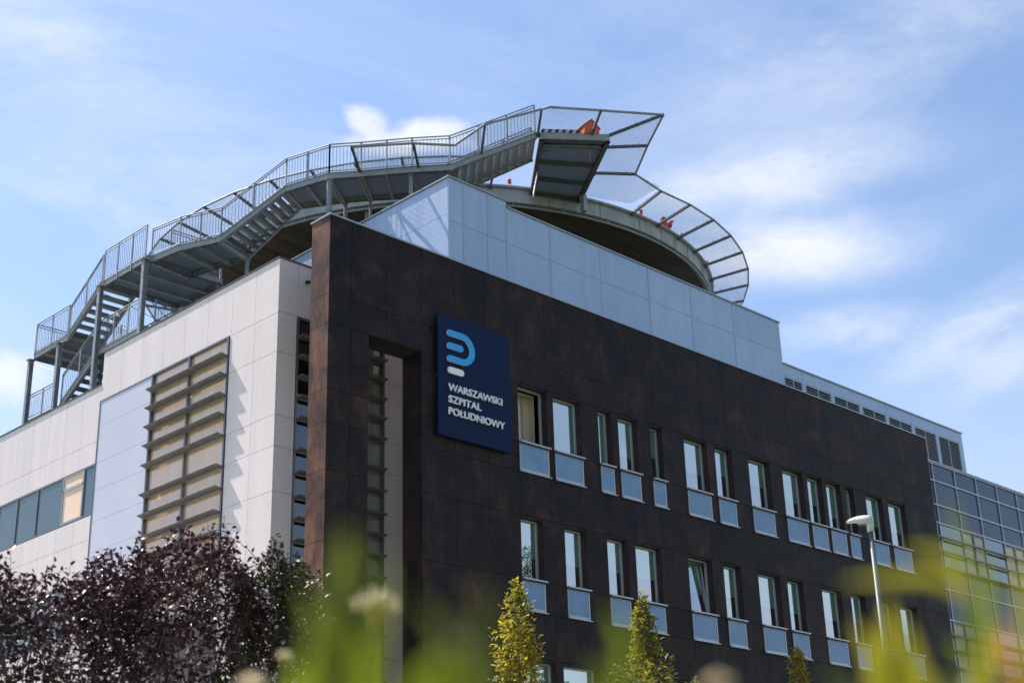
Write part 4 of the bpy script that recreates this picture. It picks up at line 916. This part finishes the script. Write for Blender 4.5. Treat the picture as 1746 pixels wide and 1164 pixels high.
column_tree(1357, 1103, 36., [(0, 4, 4), (15, 12, 12), (40, 20, 17), (70, 23, 20), (600, 26, 24)], 'hornbeam_leaf', 'small yellow green tree top rising at the frame bottom near the lamp post', 33, (.12, .06), 760, (.15, .35), 'slim young trees before the dark wall')
column_tree(1184, 1156, 24., [(0, 3, 3), (20, 14, 10), (60, 22, 18), (600, 26, 24)], 'ash_leaf', 'barely visible tree tip at the lower edge between the slim trees', 34, (.085, .04), 160, (.15, .3), 'slim young trees before the dark wall', .3)
# street tree out of frame to the right, mirrored in the first windows
rng = np.random.default_rng(40)
t = thing('street_tree', 'broad green street tree mirrored in the leftmost lower windows', 'tree', (23.2, -15.2, GZ))
tk = MB(); tk.path([(23.2, -15.2, GZ), (23.3, -15.1, 4.), (23.0, -15.3, 15.5)], .22, 'bark', 10, .08); lv = Leaves(); tw = MB()
for i in range(560):
    v = rv3()*rng.uniform(.4, 1)**.5; q = np.array([22.8, -15.3, 12.6])+v*np.array([2.0, 2.0, 5.2]); d_ = v+np.array([0, 0, .5]); d_ /= np.linalg.norm(d_)
    shoot(lv, tw, q-d_*.5, q, .16, .10, .07, 'twig', 2, .9, .008, .2)
tk.build('trunk', t, True); tw.build('twigs', t); lv.build('crown', 'oak_leaf', t)

# ------------------------------------------------------------------ foreground weeds, far out of focus
def blade(mb, pts, w, m, nseg=8, tipw=.1):
    """curved leaf blade through pts, widest in the middle, slightly folded"""
    pts = [np.array(p, float) for p in pts]; vs = []; fw = RM[2]
    for i in range(nseg+1):
        t = i/nseg*(len(pts)-1); k = min(int(t), len(pts)-2); f_ = t-k; p = pts[k]*(1-f_)+pts[k+1]*f_; d_ = pts[k+1]-pts[k]
        s_ = np.cross(d_, fw); s_ /= np.linalg.norm(s_)+1e-9; ww = w*(math.sin(math.pi*min(.985, .22+.78*i/nseg)))**.8*.5
        vs += [p-s_*ww, p+fw*ww*.35, p+s_*ww]
    fs = []
    for i in range(nseg): k = i*3; fs += [(k, k+1, k+4, k+3), (k+1, k+2, k+5, k+4)]
    mb.add(vs, fs, m)
def weed(name, label, d, stem, leaves, cat='plant', head=None, sm='weed_olive', group='wild plants close to the camera'):
    """stem: pixel path from bottom to top at distance d; leaves: [(pixel path, width m, material)]"""
    b0 = at(*stem[0], d); t = thing(name, label, cat, (b0[0], b0[1], GZ), group)
    b = MB(); P = [np.array([b0[0], b0[1], GZ])]+[at(x, y, d) for x, y in stem]; b.path(P, .0035, sm, 6, .002); b.build('stem', t, True)
    for pth, w_, m in leaves:
        l = MB(); blade(l, [at(x, y, d+dd) for x, y, dd in pth], w_*(.52 if d < .8 else .66), m); l.build('leaf', t, True)
    if head:
        hx, hy, rad, kind = head; c = at(hx, hy, d); h = MB(); k = MB(); rr_ = np.random.default_rng(int(hx))
        k.tube(c-U*rad*.9, c-U*rad*.15, rad*.25, 'seed_base', 8, rad*.5); k.build('calyx', t, True)
        for i in range(70):
            v = rr_.normal(size=3); v /= np.linalg.norm(v); v[2] = abs(v[2])*.9-.1
            h.tube(c-U*rad*.1, c-U*rad*.1+v*rad*rr_.uniform(.8, 1.15), rad*.02, 'seed_fluff', 3, rad*.09)
        h.build('flower_head', t)
weed('wild_plant', 'blurred broad olive green leaves rising in front of the dark column base', .62, [(600, 1250), (590, 1120), (600, 980)],
     [([(560, 1260, 0), (585, 1100, 0), (590, 960, 0), (592, 900, 0)], .022, 'weed_olive'), ([(640, 1260, 0), (640, 1140, .02), (655, 1010, .02), (660, 950, .02)], .014, 'weed_olive'),
      ([(560, 1300, .02), (560, 1170, 0), (540, 1060, 0), (520, 1000, 0)], .018, 'weed_olive'), ([(620, 1300, .02), (615, 1180, 0), (600, 1080, 0), (570, 1030, 0)], .026, 'weed_green'),
      ([(500, 1330, .02), (505, 1200, 0), (530, 1130, 0), (560, 1090, 0)], .022, 'weed_green')])
weed('wild_flower', 'blurred pale beige seed head on a thin stalk before the tall opening', 1.7, [(628, 1240), (632, 1120), (641, 1060)], [([(660, 1250, 0), (650, 1150, 0), (655, 1090, 0)], .014, 'weed_olive')], head=(641, 1033, .026, 0), cat='flower')
weed('wild_flower', 'small pale seed head lower left on a brown stalk in front of the green tree', 2.2, [(484, 1230), (482, 1160), (485, 1130)], [([(590, 1240, 0), (575, 1170, 0), (590, 1120, 0)], .012, 'weed_green')], head=(485, 1118, .011, 0), cat='flower')
weed('wild_flower', 'creamy seed head at the bottom edge beneath the purple trees', 1.5, [(430, 1260), (428, 1200)], [], head=(428, 1166, .014, 0), cat='flower')
weed('wild_plant', 'blurred arching green blades left of the first slim tree', .55, [(760, 1300), (765, 1180), (790, 1090)],
     [([(700, 1300, 0), (735, 1200, 0), (760, 1130, 0), (770, 1090, 0)], .016, 'weed_green'), ([(830, 1300, 0), (820, 1180, 0), (822, 1080, 0), (812, 985, 0)], .0075, 'weed_olive'),
      ([(790, 1220, 0), (775, 1130, 0), (745, 1060, 0), (712, 1020, 0)], .008, 'weed_olive'), ([(690, 1300, 0), (700, 1220, 0), (728, 1150, 0), (745, 1120, 0)], .018, 'weed_green'),
      ([(805, 1300, 0), (800, 1200, 0), (790, 1150, 0), (800, 1100, 0)], .012, 'weed_green')])
weed('wild_plant', 'blurred bright green blade over the second slim tree', .72, [(1075, 1300), (1080, 1200), (1075, 1120)],
     [([(1100, 1320, 0), (1085, 1200, 0), (1065, 1110, 0), (1040, 1030, 0)], .017, 'weed_green'), ([(1030, 1300, 0), (1040, 1200, 0), (1030, 1150, 0), (1005, 1125, 0)], .011, 'weed_green'),
      ([(1130, 1300, 0), (1100, 1220, 0), (1075, 1160, 0), (1050, 1140, 0)], .016, 'weed_yellow')])
weed('wild_flower', 'faint blurred round bud low right of the middle slim tree', .9, [(1222, 1260), (1222, 1190)], [], head=(1222, 1166, .008, 0), cat='flower')
weed('wild_plant', 'large blurred yellow green leaves crossing the lower right windows', .85, [(1520, 1320), (1525, 1180), (1530, 1080)],
     [([(1500, 1320, 0), (1505, 1200, 0), (1490, 1110, 0), (1455, 1060, 0)], .020, 'weed_yellow'), ([(1560, 1320, 0), (1545, 1200, 0), (1520, 1100, 0), (1515, 1020, 0)], .022, 'weed_yellow'),
      ([(1600, 1330, 0), (1590, 1210, 0), (1560, 1130, 0), (1545, 1060, 0)], .018, 'weed_yellow'), ([(1640, 1010, 0), (1590, 985, 0), (1520, 985, 0), (1430, 992, 0)], .0095, 'weed_yellow'),
      ([(1660, 1020, 0), (1630, 970, 0), (1590, 940, 0), (1545, 935, 0)], .011, 'weed_yellow'), ([(1440, 1330, 0), (1450, 1240, 0), (1440, 1170, 0), (1400, 1140, 0)], .008, 'weed_olive')])
weed('wild_plant', 'blurred upright green leaf tips before the glass wing', .95, [(1650, 1320), (1655, 1150), (1640, 980)],
     [([(1655, 1180, 0), (1655, 1060, 0), (1640, 960, 0), (1626, 850, 0)], .011, 'weed_green'), ([(1690, 1200, 0), (1680, 1080, 0), (1690, 990, 0), (1672, 935, 0)], .013, 'weed_green'),
      ([(1700, 1320, 0), (1690, 1200, 0), (1650, 1120, 0), (1610, 1090, 0)], .016, 'weed_green')])
weed('wild_plant', 'blurred orange and yellow leaves in the lower right corner', .85, [(1730, 1320), (1725, 1200), (1720, 1120)],
     [([(1760, 1320, 0), (1740, 1200, 0), (1715, 1110, 0), (1700, 1060, 0)], .020, 'weed_orange'), ([(1680, 1320, 0), (1670, 1230, 0), (1665, 1150, 0), (1690, 1090, 0)], .014, 'weed_yellow'),
      ([(1790, 1250, 0), (1765, 1120, 0), (1745, 1020, 0), (1738, 940, 0)], .014, 'weed_yellow'), ([(1640, 1330, 0), (1640, 1240, 0), (1625, 1180, 0), (1600, 1150, 0)], .014, 'weed_green')])
# low grass round the camera, out of the frame's lower edge
rng = np.random.default_rng(77); gb = MB()
for i in range(900):
    a = rng.uniform(-.9, .9)+math.radians(45); d = rng.uniform(.7, 6); p = CAM+np.array([math.cos(a)*d, math.sin(a)*d, 0]); p[2] = GZ; h = rng.uniform(.15, .4)
    blade(gb, [p, p+[rng.normal()*.03, rng.normal()*.03, h*.6], p+[rng.normal()*.1, rng.normal()*.1, h]], .008, 'weed_green', 3)
o = gb.build('grass'); o['kind'] = 'stuff'
